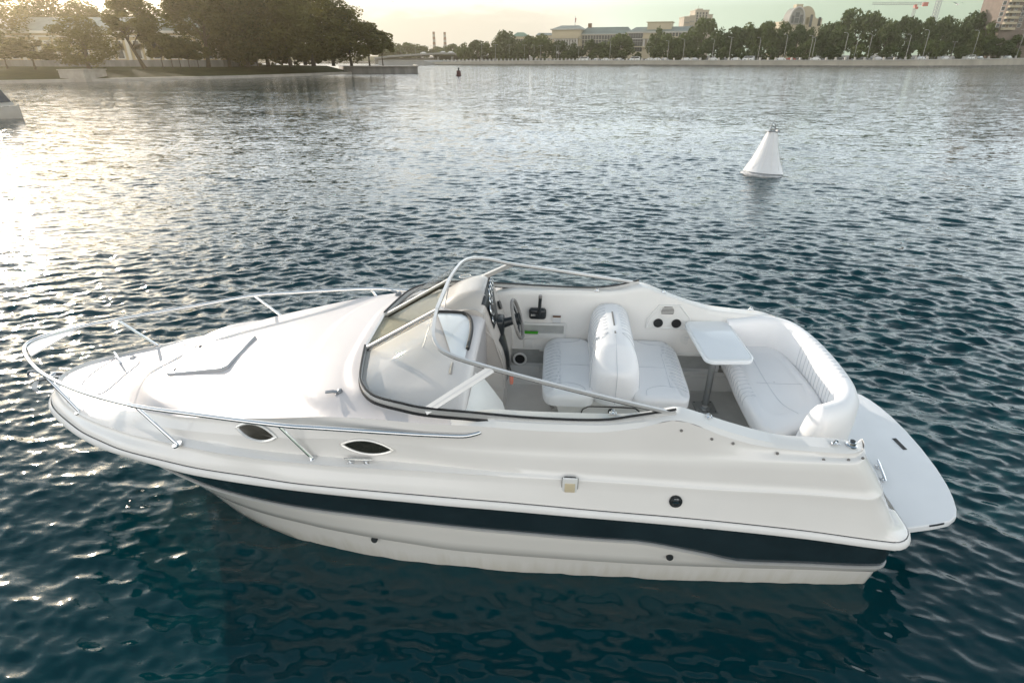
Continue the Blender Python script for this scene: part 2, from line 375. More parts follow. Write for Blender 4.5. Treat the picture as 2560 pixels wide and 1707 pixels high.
# lines of the hull and deck: (x, half breadth, height)
L_R1=Line([(-2.9,1.20,.66),(-2.68,1.21,.684),(-2.06,1.236,.78),(-1.18,1.263,.871),(-.69,1.27,.90),(.12,1.278,.951),(.7,1.266,.966),(1.41,1.234,.975),(1.85,1.172,.969),(2.23,1.118,.964),(2.6,1.03,.952),(3.0,.92,.94),(3.24,.82,.928),(3.46,.72,.917),(3.65,.61,.908),(3.84,.491,.9),(3.98,.394,.893),(4.08,.306,.889),(4.16,.2,.886),(4.2,.1,.884),(4.215,0,.883)])
L_R0=Line([(-2.9,1.205,.60),(-2.69,1.222,.631),(-2.07,1.25,.729),(-1.4,1.27,.8),(-.9,1.28,.838),(-.44,1.288,.866),(.27,1.292,.904),(.7,1.28,.916),(1.19,1.256,.922),(1.57,1.225,.923),(1.98,1.172,.918),(2.33,1.112,.911),(2.61,1.036,.902),(2.96,.935,.891),(3.23,.843,.879),(3.41,.76,.87),(3.59,.666,.861),(3.77,.558,.852),(3.97,.426,.843),(4.1,.319,.838),(4.2,.2,.834),(4.245,.1,.832),(4.26,0,.831)])
L_HT=Line([(x,max(0,y-.055) if x<4.2 else 0,z-.012) for x,y,z in L_R0.p if x<4.23])
L_BB=Line([(-2.9,1.13,.36),(-2.62,1.151,.361),(-2.175,1.172,.377),(-1.84,1.186,.382),(-1.69,1.192,.390),(-1.54,1.198,.438),(-1.31,1.203,.494),(-1.085,1.207,.542),(-1.0,1.208,.556),(-.71,1.212,.565),(0,1.222,.605),(.75,1.195,.629),(1.27,1.162,.641),(1.59,1.126,.641),(1.94,1.067,.646),(2.31,.978,.652),(2.61,.874,.661),(3.0,.70,.665),(3.4,.47,.67),(3.75,.2,.67),(3.93,0,.67)])
L_SL=Line([(-2.9,1.06,.225),(-2.77,1.078,.228),(-2.23,1.106,.242),(-1.2,1.14,.245),(-.43,1.15,.261),(.32,1.141,.274),(.8,1.121,.314),(1.35,1.062,.338),(1.7,1.003,.351),(2.08,.909,.351),(2.5,.75,.355),(3.0,.46,.36),(3.35,.2,.365),(3.55,0,.37)])
L_CH=Line([(-2.9,.95,-.10),(-2.85,.97,-.1),(-2,1.02,-.1),(-1,1.045,-.1),(0,1.05,-.1),(.8,1.01,-.1),(1.4,.915,-.1),(1.85,.81,-.1),(2.2,.68,-.1),(2.66,.43,-.1),(3.0,.16,-.1),(3.15,0,-.1)])
L_KE=Line([(-2.9,.0,-.5),(1,.0,-.48),(2,0,-.42),(2.6,0,-.28),(2.95,0,-.16)])
L_K1=Line([(-2.6,1.144,1.0),(-2.02,1.168,1.048),(-1.37,1.192,1.075),(-.82,1.2,1.10),(0,1.21,1.125),(.55,1.2,1.127),(1.0,1.19,1.122),(1.65,1.142,1.108),(2.05,1.085,1.098),(2.4,1.004,1.08),(2.61,.945,1.066),(2.88,.869,1.048),(3.19,.754,1.027),(3.51,.611,1.006),(3.8,.44,.998),(3.96,.316,.996),(4.06,.225,.995),(4.13,.12,.993),(4.16,0,.992)])
ledge=pchip([-2.6,-.6,0,.5,1,2,2.4,2.8,3.3,3.8,4.16],[.013,.015,.03,.055,.075,.075,.07,.06,.05,.03,.0])
L_K2=Line([(-2.45,1.10,1.266),(-1.5,1.138,1.283),(-.4,1.155,1.285),(.3,1.145,1.29),(1,1.098,1.29),(1.65,1.045,1.235),(2,.985,1.195),(2.4,.91,1.152),(2.8,.79,1.10),(3.2,.66,1.045),(3.6,.53,1.0),(4,.25,.993),(4.14,0,.991)])
L_K3=Line([(-2.45,1.045,1.312),(-2.12,1.058,1.330),(-1.82,1.072,1.358),(-1.69,1.078,1.381),(-1.39,1.088,1.480),(-1.26,1.092,1.543),(-1.13,1.098,1.572),(-.9,1.10,1.495),(-.61,1.12,1.462),(-.2,1.128,1.465),(.2,1.12,1.475),(.52,1.108,1.47),(.9,1.06,1.452),(1.2,1.03,1.43),(1.6,.995,1.375),(2,.93,1.305),(2.4,.85,1.232),(2.8,.72,1.155),(3.1,.61,1.085),(3.3,.55,1.035),(3.6,.48,1.0),(4,.2,.993),(4.12,0,.991)])
L_K4=Line([(-2.45,.92,1.320),(-2.2,.929,1.346),(-1.85,.945,1.372),(-1.8,.947,1.385),(-1.5,.96,1.478),(-1.3,.963,1.548),(-1.16,.966,1.585),(-1.0,.972,1.545),(-.75,.98,1.515),(-.2,.985,1.512),(.2,.975,1.52),(.45,.965,1.525)])
NM=84
def row(L,xe,rc,yin,dy=0.,dz=0.,nm=NM,ntr=5,pw=1.45):
    xa=xe+rc; y0=L.y(xa)-dy; z0=L.z(xa)+dz; o=[]
    for k in range(ntr): o.append((xe,yin+(y0-rc-yin)*k/ntr,z0))
    for k in range(7):
        a=math.pi/2*(1-k/6); o.append((xa-rc*math.sin(a),y0-rc+rc*math.cos(a),z0))
    for k in range(1,nm+1):
        u=k/nm; x=xa+(L.x1-xa)*(1-(1-u)**pw); o.append((x,max(0.,L.y(x)-(dy if callable(dy) is False else dy(x))),L.z(x)+dz))
    return o
def mixrow(a,b,t): return [tuple(p+(q-p)*t for p,q in zip(u,v)) for u,v in zip(a,b)]
# hull
HT=row(L_HT,-2.83,.12,0.); BBr=row(L_BB,-2.82,.10,0.); SLr=row(L_SL,-2.86,.10,0.); CHr=row(L_CH,-2.86,.08,0.); KEr=row(L_KE,-2.84,.0,0.)
SL2=[(x,max(0,y-.008),z-.008) for x,y,z in SLr]; SL3=[(x,max(0,y-.024),z-.012) for x,y,z in SLr]
rows=[HT]+[mixrow(HT,BBr,t) for t in (.25,.5,.75)]+[BBr]+[mixrow(BBr,SLr,t) for t in (.33,.66)]+[SLr,SL2,SL3]+[mixrow(SL3,CHr,t) for t in (.33,.66)]+[CHr,mixrow(CHr,KEr,.5),KEr]
h=MB(); h.grid(rows,[1,1,1,1]+[0]*10,mirror=True); h.build('hull',[M['hullgel'],M['stripe']],boat,angle=50)
mb=MB(); q=BBr[4:]; mb.strip([(x,y+.004,z) for x,y,z in q],.016,.02,mi=0); mb.strip([(x,-y-.004,z) for x,y,z in q],.016,.02,mi=0)
mb.build('stripe_moulding',M['alu'],boat)
# rub rail
R1r=row(L_R1,-2.88,.16,0.); R0r=row(L_R0,-2.90,.17,0.)
def outw(r,d,dz=0):
    o=[]
    for i,p in enumerate(r):
        a=Vector(r[max(0,i-1)]); b=Vector(r[min(len(r)-1,i+1)]); t=(b-a); t.z=0; t=t.normalized() if t.length>1e-6 else Vector((0,-1,0))
        n=Vector((-t.y,t.x,0)); o.append((p[0]+n.x*d,p[1]+n.y*d if p[1]>1e-4 else 0.,p[2]+dz))
    return o
rb=MB(); rb.grid([R1r,outw(R1r,.006,-.004),outw(mixrow(R1r,R0r,.35),.012),outw(mixrow(R1r,R0r,.8),.011),outw(R0r,.006,.0),R0r,HT],mirror=True); rb.build('rub_rail',M['rub'],boat,angle=60)
gp=MB(); g_=[Vector(p)+Vector((0,.002,.004)) for p in R1r[3:]]; gp.tube(g_+[Vector((p.x,-p.y,p.z)) for p in g_[::-1][1:]],.0016,6); gp.build('rub_rail_joint',M['joint'],boat)
# topsides: deck moulding from the rub rail up to the coaming
K1o=row(L_K1,-2.635,.16,.90); K1m=[(x,max(0,y-ledge(x)*.5),z+.009) for x,y,z in K1o]; K1i=[(x,max(0,y-ledge(x)),z+.013) for x,y,z in K1o]
K2o=row(L_K2,-2.465,.16,.89); K2i=[(x,max(0,y-.012*sst(.4,-.4,x)),z+.018*sst(.4,-.4,x)) for x,y,z in K2o]
K3o=row(L_K3,-2.47,.17,.88); K4r=None
K1u=[(x,y-.0,z-.014) for x,y,z in K1o]; K3u=[(x,max(0,y+.006),z-.03*sst(3.2,2.2,x)) for x,y,z in K3o]
T=[outw(R1r,-.006,.006)]
base=T[0][:]
base=[(min(p[0],1e9),p[1],p[2]) for p in base]
# aft face: the rows lean forward with height, so give the lowest row its own small flange
fl=[(p[0]+(.085 if i<12 else 0),max(p[1],.90) if i<5 else p[1]-.012,p[2]+.035) for i,p in enumerate(base)]
fl0=[(p[0],max(p[1],.90) if i<5 else p[1],p[2]) for i,p in enumerate(base)]
rows=[fl0,fl]+[mixrow(fl,K1u,t) for t in (.3,.65)]+[K1u,K1o,K1m,K1i]+[mixrow(K1i,K2o,t) for t in (.3,.65)]+[K2o,K2i]+[mixrow(K2i,K3u,t) for t in (.3,.65)]+[K3u,K3o]
ts=MB(); ts.grid(rows,mirror=True); ts.build('deck_side',M['gel'],boat,angle=60)
# foredeck with raised trunk and brow
zfl=pchip([.3,2.4,3.0,3.4,3.7,4.2],[1.1,1.06,1.02,1.002,.998,.992])
ztr=pchip([.35,.45,.6,.9,1.2,1.6,2.0,2.42,2.92,3.2,3.45],[1.515,1.53,1.537,1.527,1.492,1.422,1.362,1.296,1.205,1.145,1.08])
def brow(x,y):
    xb=1.68-.47*(abs(y)/1.03)**4
    return .040*sst(0,.07,xb-x)*sst(1.04,.78,abs(y))+.012*sst(0,.03,xb-.40-x)*sst(.9,.8,abs(y))
def zdeck(x,y):
    y=abs(y); y3=max(.02,L_K3.y(x)); z3_=L_K3.z(x)
    def zf(yy):
        xe=3.44-.9*(yy/.95)**2
        t=ztr(x)+brow(x,yy)-.10*(yy/1.0)**2*sst(3.4,2.2,x)
        return zfl(x)+(t-zfl(x))*sst(-.02,.26,xe-x)
    e=zf(y3)-z3_
    return zf(y)-e*min(1,y/y3)**5
X=[4.12-(4.12-.34)*k/154 for k in range(155)]
NY=46; fd=MB(); rr=[]
for x in X:
    y3=L_K3.y(x)
    rr.append([(x,y3*s,zdeck(x,y3*s)) for s in [(-1+2*j/NY) for j in range(NY+1)]])
rr2=[[(p[0]-.04,p[1],p[2]-.012) for p in rr[-1]],[(p[0]-.07,p[1],p[2]-.05) for p in rr[-1]],[(p[0]-.075,p[1],1.05) for p in rr[-1]],[(.36,p[1]*.95,.48) for p in rr[-1]]]
fd.grid(rr+rr2[:3]); fd.build('foredeck',M['deckgel'],boat,angle=50)
bk=MB(); bk.grid([rr2[1],rr2[2],rr2[3]]); bk.build('cabin_bulkhead',M['liner'],boat)
# side decks, coaming and inner liner
xs=[-2.47+k*(.35+2.47)/70 for k in range(71)]
def coam(L,x): return (x,L.y(x),L.z(x))
c0=[coam(L_K3,x) for x in xs]; c1=[(x,L_K3.y(x)*.8+L_K4.y(max(x,-2.45))*.2,max(L_K3.z(x),L_K4.z(max(x,-2.45)))*.5+L_K3.z(x)*.5+.012) for x in xs]
c2=[coam(L_K4,max(x,-2.45)) for x in xs]; c2=[(x,p[1],p[2]+.004) for x,p in zip(xs,c2)]
def bz(x,y,z): t=sst(.0,.34,x); return z*(1-t)+zdeck(max(x,.34),y)*t
c1=[(x,y,bz(x,y,z)) for x,y,z in c1]; c2=[(x,y,bz(x,y,z)) for x,y,z in c2]
def arcy(x):
    return 9. if x>-2.30 else L_K3.y(-2.30)-.17+math.sqrt(max(0,.17**2-(x+2.30)**2))
c0,c1,c2=[[(x,min(y,arcy(x)),z*(1-sst(-2.31,-2.45,x))+1.313*sst(-2.31,-2.45,x)) for x,y,z in c] for c in (c0,c1,c2)]
c3=[(x,p[1]-.016,p[2]-.014) for x,p in zip(xs,c2)]; c4=[(x,p[1]-.022,p[2]-.05) for x,p in zip(xs,c2)]
c5_=[(x,.93,.95) for x in xs]; c6_=[(x,.925,.88) for x in xs]
c3,c4,c5_,c6_=[[(x,min(y,arcy(x)-.004*(k+1)),z) for x,y,z in c] for k,c in enumerate((c3,c4,c5_,c6_))]
low=[[(x,.925,.88) for x in xs],[(x,.955,.86) for x in xs],[(x,.955,.70) for x in xs],[(x,.90,.685) for x in xs],[(x,.885,.64) for x in xs],[(x,.85,.50) for x in xs]]
e_=[c0[0],c1[0],c2[0],c3[0],c4[0],c5_[0],(xs[0],.93,.5),(xs[0],1.1,.66),(xs[0],1.1,1.2)]
for sg in (1,-1):
    fl_y=lambda rows_:[[(p[0],p[1]*sg,p[2]) for p in r] for r in rows_]
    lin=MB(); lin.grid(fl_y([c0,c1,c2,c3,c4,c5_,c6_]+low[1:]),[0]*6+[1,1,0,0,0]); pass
    lin.build('cockpit_side',[M['liner'],M['shade']],boat,angle=40)
so_=MB(); so_.grid([[(x,y,.5) for y in (-.87,-.4,.4,.87)] for x in (-2.35,-1,.40)])
so_.build('cockpit_sole',M['sole'],boat)
hl=MB()
for a,b in (((-1.58,-.83),(-1.58,.5)),((-1.58,.5),(-2.3,.5))): hl.strip([(a[0],a[1],.504),(b[0],b[1],.504)],.010,.004)
hl.build('sole_hatch_seam',M['seam'],boat)
for sg in (-1,1):
    for z,yy,hh in ((.885,.918,.028),(.69,.893,.03),(.645,.884,.025)): st=MB(); st.strip([(x,sg*yy,z) for x in (-2.3,-1.2,-.2)],.014,hh); st.build('side_trim',M['label'],boat)
# transom deck and swim platform
pf=[(-2.3,.93),(-2.72,.97),(-2.96,.95),(-3.2,.895),(-3.33,.855),(-3.41,.80),(-3.457,.72),(-3.50,.60),(-3.535,.45),(-3.56,.25),(-3.57,0)]
pf=pf+[(x,-y) for x,y in pf[::-1][1:]]
pl=MB(); pl.prism(pf,.505,.56,bev=.014); pl.build('swim_platform',M['plat'],boat,angle=40)
# transom wall under the platform
sc_=MB(); sc_.strip([(-3.16,.904,.55),(-3.22,.892,.552),(-3.28,.873,.551)],.006,.012); sc_.build('platform_scuff',M['dark'],boat)
sl=MB(); sl.strip([(-3.392,-.115,.5615),(-3.413,.035,.5615)],.035,.004); sl.build('platform_grab_slot',M['black'],boat)
def cleat(name,c,rz,L=.2,m='chrome',tilt=None):
    b=MB(); 
    for s in (-.28,.28):
        b.tube([(s*L,0,0),(s*L,0,.028)],.009,8); b.rbox((s*L,0,.002),(.05,.03,.006),.002)
    b.tube([(-.5*L,0,.036),(-.3*L,0,.034),(.3*L,0,.034),(.5*L,0,.036)],[.006,.011,.011,.006],8)
    o=b.build(name,M[m],boat); o.location=c; o.rotation_euler=(0,0,rz)
    if tilt: o.rotation_euler=tilt
    return o
cleat('cleat',(1.01,1.148,1.128),.03); cleat('cleat',(3.815,-.27,.998),R(-133+90+0)+R(0),.24); cleat('cleat',(3.80,.40,1.0),R(-45),.2)
cleat('cleat',(-3.055,.36,.563),R(78),.27,'chrome')
# portlights
def portlight(xc,zc,L,Hh,sl):
    def ys(x,z):
        a=L_K1.y(x)-ledge(x); za=L_K1.z(x)+.013; b=L_K2.y(x); zb=L_K2.z(x); c=L_K3.y(x); zc_=L_K3.z(x)
        return a+(b-a)*(z-za)/(zb-za) if z<zb else b+(c-b)*(z-zb)/(zc_-zb)
    def lens(L_,H_,off):
        o=[]
        for k in range(48):
            a=2*math.pi*k/48; s=math.cos(a); x=xc+s*L_/2; z=zc+(1-abs(s)**2)**.9*H_/2*(1 if k<24 else -1)+sl*(x-xc); o.append((x,ys(x,z)+off,z))
        return o
    w=.015
    f=MB(); f.grid([lens(L,Hh,.001),lens(L-.004,Hh-.003,.011),lens(L-1.8*w,Hh-w,.014),lens(L-4*w,Hh-2*w,.009),lens(L-4.4*w,Hh-2.2*w,.003)],closed=True); fo=f.build('portlight',M['chromel'],boat)
    g=MB(); r=lens(L-4.3*w,Hh-2.15*w,.004); n=len(r); g.add(r+[(xc,ys(xc,zc)+.004,zc)],[(i,(i+1)%n,n) for i in range(n)]); g.build('pane',M['portglass'],fo)
    return fo
M['chromel']=mat('bright_trim',(.80,.78,.74),.22,.5)
portlight(1.793,1.250,.355,.128,.035); portlight(.945,1.243,.405,.130,.02)
# foredeck hatch
hp=[(2.93,.245),(2.43,.285),(2.39,.25),(2.39,-.25),(2.43,-.285),(2.93,-.245),(2.965,-.21),(2.965,.21)]
hb=MB()
def hz(x,y,d): return zdeck(x,0)+d
def hrow(k,d): 
    cx=2.68; return [(cx+(x-cx)*k,y*k,hz(cx+(x-cx)*k,0,d)-.02*(abs(y)/.3)**2*0) for x,y in hp]
hb.grid([hrow(1.03,-.03),hrow(1.03,.012),hrow(1.0,.019),hrow(.93,.019),hrow(.91,.015)],closed=True); 
hg=MB(); hg.tube([Vector(p)+Vector((0,0,-.0)) for p in hrow(1.035,.004)],.005,6,closed=True)
hf=hb.build('deck_hatch',M['alu'],boat,angle=30)
hg.build('hatch_gasket',M['joint'],hf)
hl_=MB(); r=hrow(.92,.0165); hl_.add(r,[tuple(range(8))]); hl_.build('hatch_lid',M['hatch'],hf,smooth=False)
for s in (-1,1):
    d=MB(); d.disc((2.90,.2*s,hz(2.90,0,.016)),(0.2,0,1),.016,.012); d.build('hatch_hinge',M['grey'],hf)
# anchor locker lid seam, bow roller
sm=MB(); lk=[(3.86,.16),(3.60,.29),(3.58,0),(3.60,-.27),(3.82,-.36),(3.9,-.1)]
sm.tube([Vector((p.x,p.y,zdeck(p.x,p.y)+.001)) for p in crom([(x,y,0) for x,y in lk],6,True)],.003,6,closed=True); sm.build('anchor_locker_seam',M['seam'],boat)
ll=MB(); ll.ring((3.72,-.33,1.004),(0,0,1),.022,.004); ll.build('locker_latch',M['chrome'],boat)
br=MB(); br.box((4.17,.035,.965),(.30,.008,.05)); br.box((4.17,-.035,.965),(.30,.008,.05)); br.tube([(4.30,-.04,.955),(4.30,.04,.955)],.022,12); br.build('bow_roller',M['chrome'],boat)
# bow rail
rp=[(.14,1.118,1.425),(.18,1.135,1.418),(.26,1.145,1.405),(.45,1.142,1.40),(.65,1.14,1.40),(1.24,1.13,1.408),(1.56,1.128,1.418),(2.23,1.03,1.405),(2.70,.949,1.393),(3.17,.785,1.355),(3.52,.64,1.338),(3.84,.475,1.328),(4.05,.335,1.33),(4.2,.215,1.33),(4.31,.10,1.33),(4.345,.0,1.33)]
full=rp+[(x,-y,z) for x,y,z in rp[::-1][1:]]
rl=MB(); rl.tube(crom(full,5),.0155,12); rail=rl.build('bow_rail',M['chrome'],boat)
for (tp,bs) in (((3.852,.466,1.327),(3.59,.546,1.0)),((2.704,.945,1.39),(2.44,1.0,1.092)),((1.545,1.124,1.415),(1.36,1.115,1.122))):
    for s in (1,-1):
        b=MB(); b.tube([(tp[0],tp[1]*s,tp[2]),(bs[0],bs[1]*s,bs[2])],.0125,10); b.disc((bs[0],bs[1]*s,bs[2]-.006),(.25,.1*s,1),.036,.012,16); b.build('stanchion',M['chrome'],rail)
for s in (1,-1): e2=MB(); e2.disc((.128,1.10*s,1.432),(0,s,.2),.025,.02); e2.build('rail_end_fitting',M['chrome'],rail)
bp_=MB(); bp_.prism([(4.145,.225),(4.10,-.262),(4.19,-.222),(4.30,-.09),(4.325,0),(4.30,.09)],1.318,1.330); bp_.build('pulpit_plate',M['gel'],rail)
# windshield
wbp=[(-1.143,1.045,1.588),(-.9,1.04,1.525),(-.65,1.062,1.49),(-.2,1.072,1.493),(.2,1.065,1.512),(.52,1.058,1.527),(.7,1.02,1.533),(.87,.967,1.536),(.96,.905,1.54),(1.03,.81,1.543),(1.075,.70,1.545),(1.12,.5,1.548),(1.16,.288,1.55)]
wtp=[(-1.143,1.05,1.592),(-.727,1.015,1.664),(-.243,.965,1.752),(.074,.922,1.811),(.26,.903,1.856),(.367,.875,1.880),(.448,.82,1.897),(.505,.70,1.912),(.537,.52,1.918),(.56,.288,1.918)]
def resamp(pts,n):
    P=crom(pts,8); d=[0]
    for a,b in zip(P,P[1:]): d.append(d[-1]+(b-a).length)
    o=[]
    for k in range(n):
        t=d[-1]*k/(n-1); i=min(max(int(np.searchsorted(d,t))-1,0),len(P)-2); o.append(P[i].lerp(P[i+1],(t-d[i])/max(1e-9,d[i+1]-d[i])))
    return o
# match base and top by station: tip -> side mullion -> centre mullion
def sect(pts,brk,n1,n2):
    P=crom(pts,8); k=min(range(len(P)),key=lambda i:(P[i]-Vector(brk)).length)
    return resamp(P[:k+1],n1)+resamp(P[k:],n2)[1:]
Bp=sect(wbp,(.52,1.058,1.527),24,30); Tp=sect(wtp,(.074,.922,1.811),24,30)
mir=lambda P:[Vector((p.x,-p.y,p.z)) for p in P]
wf=MB()
for P in (Bp,mir(Bp)):
    wf.strip([p+Vector((0,0,.012)) for p in P],.020,.034); 
for P in (Tp,mir(Tp)): wf.strip(P,.022,.020)
wf.strip([Tp[-1],mir(Tp)[-1]],.026,.024); wf.strip([Bp[-1]+Vector((0,0,.005)),mir(Bp)[-1]+Vector((0,0,.005))],.022,.03)
wfo=wf.build('windshield_frame',M['alu'],boat,angle=30)
gk=MB()
for P in (Bp,mir(Bp)): gk.strip([p+Vector((0,.013 if p.y>0 else -.013,-.012)) for p in P],.026,.014); gk.strip([p+Vector((0,0,.036)) for p in P],.012,.010)
for P in (Tp,mir(Tp)): gk.strip([p+Vector((0,0,-.015)) for p in P],.012,.008)
gk.build('rubber_gasket',M['black'],wfo)
for s in (1,-1):
    a=Vector((.52,1.06*s,1.535)); b=Vector((.074,.924*s,1.808)); mm=MB(); mm.strip([a,b],.055,.020,up=(.25,.9*s,.45)); mm.build('side_mullion',M['alu'],wfo,smooth=False)
    mk=MB(); mk.strip([a+Vector((0,.011*s,.006)),b+Vector((0,.011*s,.006))],.003,.002,up=(.25,.9*s,.45)); mk.build('mullion_seam',M['seam'],wfo)
    a=Vector((1.16,.288*s,1.552)); b=Vector((.56,.288*s,1.914)); mm=MB(); mm.strip([a,b],.028,.022,up=(.5,0,.86)); mm.strip([a+Vector((-.012,.018,-.012)),b+Vector((-.012,.018,-.012))],.014,.02,mi=1,up=(.5,0,.86)); mm.build('centre_mullion',[M['alu'],M['black']],wfo,smooth=False)
def pane(B,T,name,m,sg):
    g=MB(); rows=[[(p.x,p.y*sg,p.z) for p in B],[(p.x,p.y*sg,p.z) for p in [b.lerp(t,.5) for b,t in zip(B,T)]],[(p.x,p.y*sg,p.z) for p in T]]
    g.grid(rows); g.build(name,m,wfo)
for sg in (1,-1):
    pane(Bp[:24],Tp[:24],'side_pane',M['glass'],sg); pane(Bp[23:],Tp[23:],'front_pane',M['glass'],sg)
cg=MB(); cg.grid([[Bp[-1],mir(Bp)[-1]],[Tp[-1],mir(Tp)[-1]]]); cg.build('centre_pane',M['glassb'],wfo)
for (a,b) in (((.715,.285,1.52),(.58,.30,1.90)),((.66,-.44,1.53),(.56,-.30,1.90))):
    b_=MB(); b_.tube([a,b],.005,8); b_.disc((a[0],a[1],a[2]-.01),(0,0,1),.018,.012); b_.build('windshield_strut',M['chrome'],wfo)
# deck latches
for (c,rz) in (((1.225,.80,1.462),.2),((1.204,-.917,1.455),-.5)):
    b=MB(); b.rbox((0,0,.006),(.035,.055,.014),.004); b.strip([(0,0,.018),(.03,.0,.028),(.085,.005,.030)],.03,.007); b.rbox((-.015,-.004,.02),(.03,.045,.035),.008,mi=0)
    o=b.build('windshield_latch',M['galv'],boat); o.location=c; o.rotation_euler=(0,0,rz)
# canopy snaps on the coaming
for s in (1,-1):
    for c in ((-.745,.985,1.524),(-1.377,.985,1.524),(-2.234,1.0,1.360)):
        b=MB(); b.rbox((0,0,.003),(.05,.03,.006),.002); b.tube([(-.016,0,.004),(-.006,0,.028),(.006,0,.028),(.016,0,.004)],.006,8)
        o=b.build('canopy_bracket',M['chrome'],boat); o.location=(c[0],c[1]*s,c[2]); o.rotation_euler=(0,.25 if c[0]==-1.377 else 0,0)
sl_=MB(); sl_.lathe([(.0,.0),(.036,.0),(.036,.008),(.026,.014),(.022,.030),(.012,.036),(0,.037)]); o=sl_.build('stern_light',[M['chrome']],boat); o.location=(-2.35,.985,1.338)
dk=MB(); dk.disc((-2.35,.985,1.374),(0,0,1),.017,.004); dk.build('light_lens',M['dark'],o); 
boat_lens=bpy.data.objects['light_lens']; boat_lens.location=(2.35,-.985,-1.338)
def sidey(x,z):
    k=[(L_R1.z(x),L_R1.y(x)-.01),(L_K1.z(x),L_K1.y(x)),(L_K1.z(x)+.013,L_K1.y(x)-ledge(x)),(L_K2.z(x),L_K2.y(x)),(L_K3.z(x),L_K3.y(x))]
    return float(np.interp(z,[a for a,b in k],[b for a,b in k]))
for x,z in ((-1.181,1.50),(-1.388,1.435),(-1.533,1.40),(-1.834,1.33),(-2.139,1.295),(-2.304,1.293),(-2.40,1.30)):
    b=MB(); b.disc((x,sidey(x,z)-.002,z),(0,1,.1),.010,.007,12); b.build('cover_snap',M['grey'],boat)
# side vent outlet and fuel cap, drains
z0=1.085; x0=-.472; y0=sidey(x0,z0); b=MB(); b.rbox((x0,y0+.006,z0),(.105,.02,.13),.012,mi=0); vo=b.build('shore_power_inlet',M['label'],boat)
b=MB(); b.rbox((x0,y0+.017,z0-.018),(.070,.008,.078),.004); b.build('inlet_flap',M['cream'],vo)
b=MB(); b.tube([(x0-.052,y0+.004,z0-.06),(x0-.052,y0+.004,z0+.058),(x0-.03,y0+.004,z0+.068),(x0+.03,y0+.004,z0+.068),(x0+.052,y0+.004,z0+.058),(x0+.052,y0+.004,z0-.06)],.004,6); b.build('inlet_gasket',M['black'],vo)
x0,z0=-1.193,.985; y0=sidey(x0,z0); b=MB(); b.disc((x0,y0-.002,z0),(0,1,.25),.044,.012,28); b.ring((x0,y0+.010,z0),(0,1,.25),.030,.004,24); fc=b.build('fuel_cap',M['dark'],boat)
b=MB(); b.strip([(x0-.02,y0+.014,z0+.004),(x0+.02,y0+.014,z0+.004)],.012,.010); b.strip([(x0-.014,y0+.014,z0+.028),(x0+.016,y0+.014,z0+.028)],.008,.006); b.build('cap_grip',M['chrome'],fc)
for x,y,z in ((-1.237,1.18,.383),(1.019,1.085,.285)):
    b=MB(); b.disc((x,y-.004,z),(0,1,.3),.026,.012,20); b.build('drain_fitting',M['dark'],boat)
b=MB(); b.tube([(-1.42,L_HT.y(-1.42),.765),(-1.42,L_HT.y(-1.42)+.022,.755)],.012,10); b.build('overflow_vent',M['chrome'],boat)
# ---------------------------------------------------------------- inside the cockpit
# companionway door in the bulkhead
dp=[(.71,-.29),(.47,-.29),(.40,-.22),(.36,-.05),(.345,.28),(.345,.42),(.71,.42)]
def onp(a,b,n): return [(a[0]+(b[0]-a[0])*k/n,a[1]+(b[1]-a[1])*k/n) for k in range(n+1)]
b=MB(); L_=[(x,y) for x,y in onp((.69,-.29),(.44,.42),10)]; A_=[(.47,-.29),(.42,-.25),(.39,-.18),(.37,-.08),(.36,0),(.355,.07),(.35,.14),(.347,.21),(.345,.28),(.345,.35),(.345,.42)]
b.grid([[(x+(x2-x)*t,y+(y2-y)*t,zdeck(max(.345,x+(x2-x)*t),y+(y2-y)*t)+.012) for (x,y),(x2,y2) in zip(L_,A_)] for t in [k/8 for k in range(9)]]); do=b.build('cabin_hatch_door',M['acrylic'],boat)
b=MB(); b.tube(crom([(x,y,zdeck(x,y)+.016) for x,y in ((.71,-.305),(.59,-.305),(.47,-.305),(.41,-.26),(.375,-.18),(.352,-.05),(.342,.1),(.34,.28))],5),.016,8); b.build('door_gasket',M['black'],do)
# port side of the dash: a wedge running aft from the bulkhead
b=MB(); pr=[(.30,1.45),(.26,1.43),(.20,1.38),(.14,1.29),(.06,1.16),(.0,.86),(-.02,.5)]
b.grid([[(x+.0,y,z-(.05 if j==0 else 0)) for x,z in pr] for j,y in enumerate((.34,.40,.6,.8,.96))]); b.add([(x,.34,z-.05) for x,z in pr]+[(.30,.34,.5)],[tuple(range(8))])
b.build('port_dash',M['liner'],boat,angle=40)
b=MB(); b.tube([(.415,.42,1.50),(.43,.43,1.545),(.43,.52,1.55),(.425,.60,1.545),(.41,.62,1.50)],.014,8); b.build('grab_handle',M['grey'],boat)
# helm console on the starboard side
pts=[(.86,1.50),(.70,1.57),(.55,1.66),(.42,1.705),(.33,1.71),(.275,1.68),(.25,1.62),(.21,1.51),(.15,1.33),(.10,1.16),(.075,.98),(.09,.72),(.11,.5)]
def csec(y):
    k=sst(-.34,-.50,y); k2=sst(-.97,-.86,y); dz=-.10*(1-k)-.12*(1-k2)
    return [(x+.03*(1-k)*(1 if x<.5 else 0)*(1),y,z+dz*(1 if z>1.4 else max(0,(z-1.2)/.2)) ) for x,z in pts]
ysn=[-.33,-.335,-.345,-.36,-.39,-.43,-.48,-.54,-.6,-.68,-.76,-.82,-.88,-.93,-.965]
b=MB(); S=[crom(csec(y),5) for y in ysn]; b.grid(S); side=[(p.x,-.33,p.z) for p in S[0]]; b.add(side+[(.42,-.33,.5),(.42,-.33,1.40)],[tuple(range(len(side)+2))]); con=b.build('helm_console',M['console'],boat,angle=45)
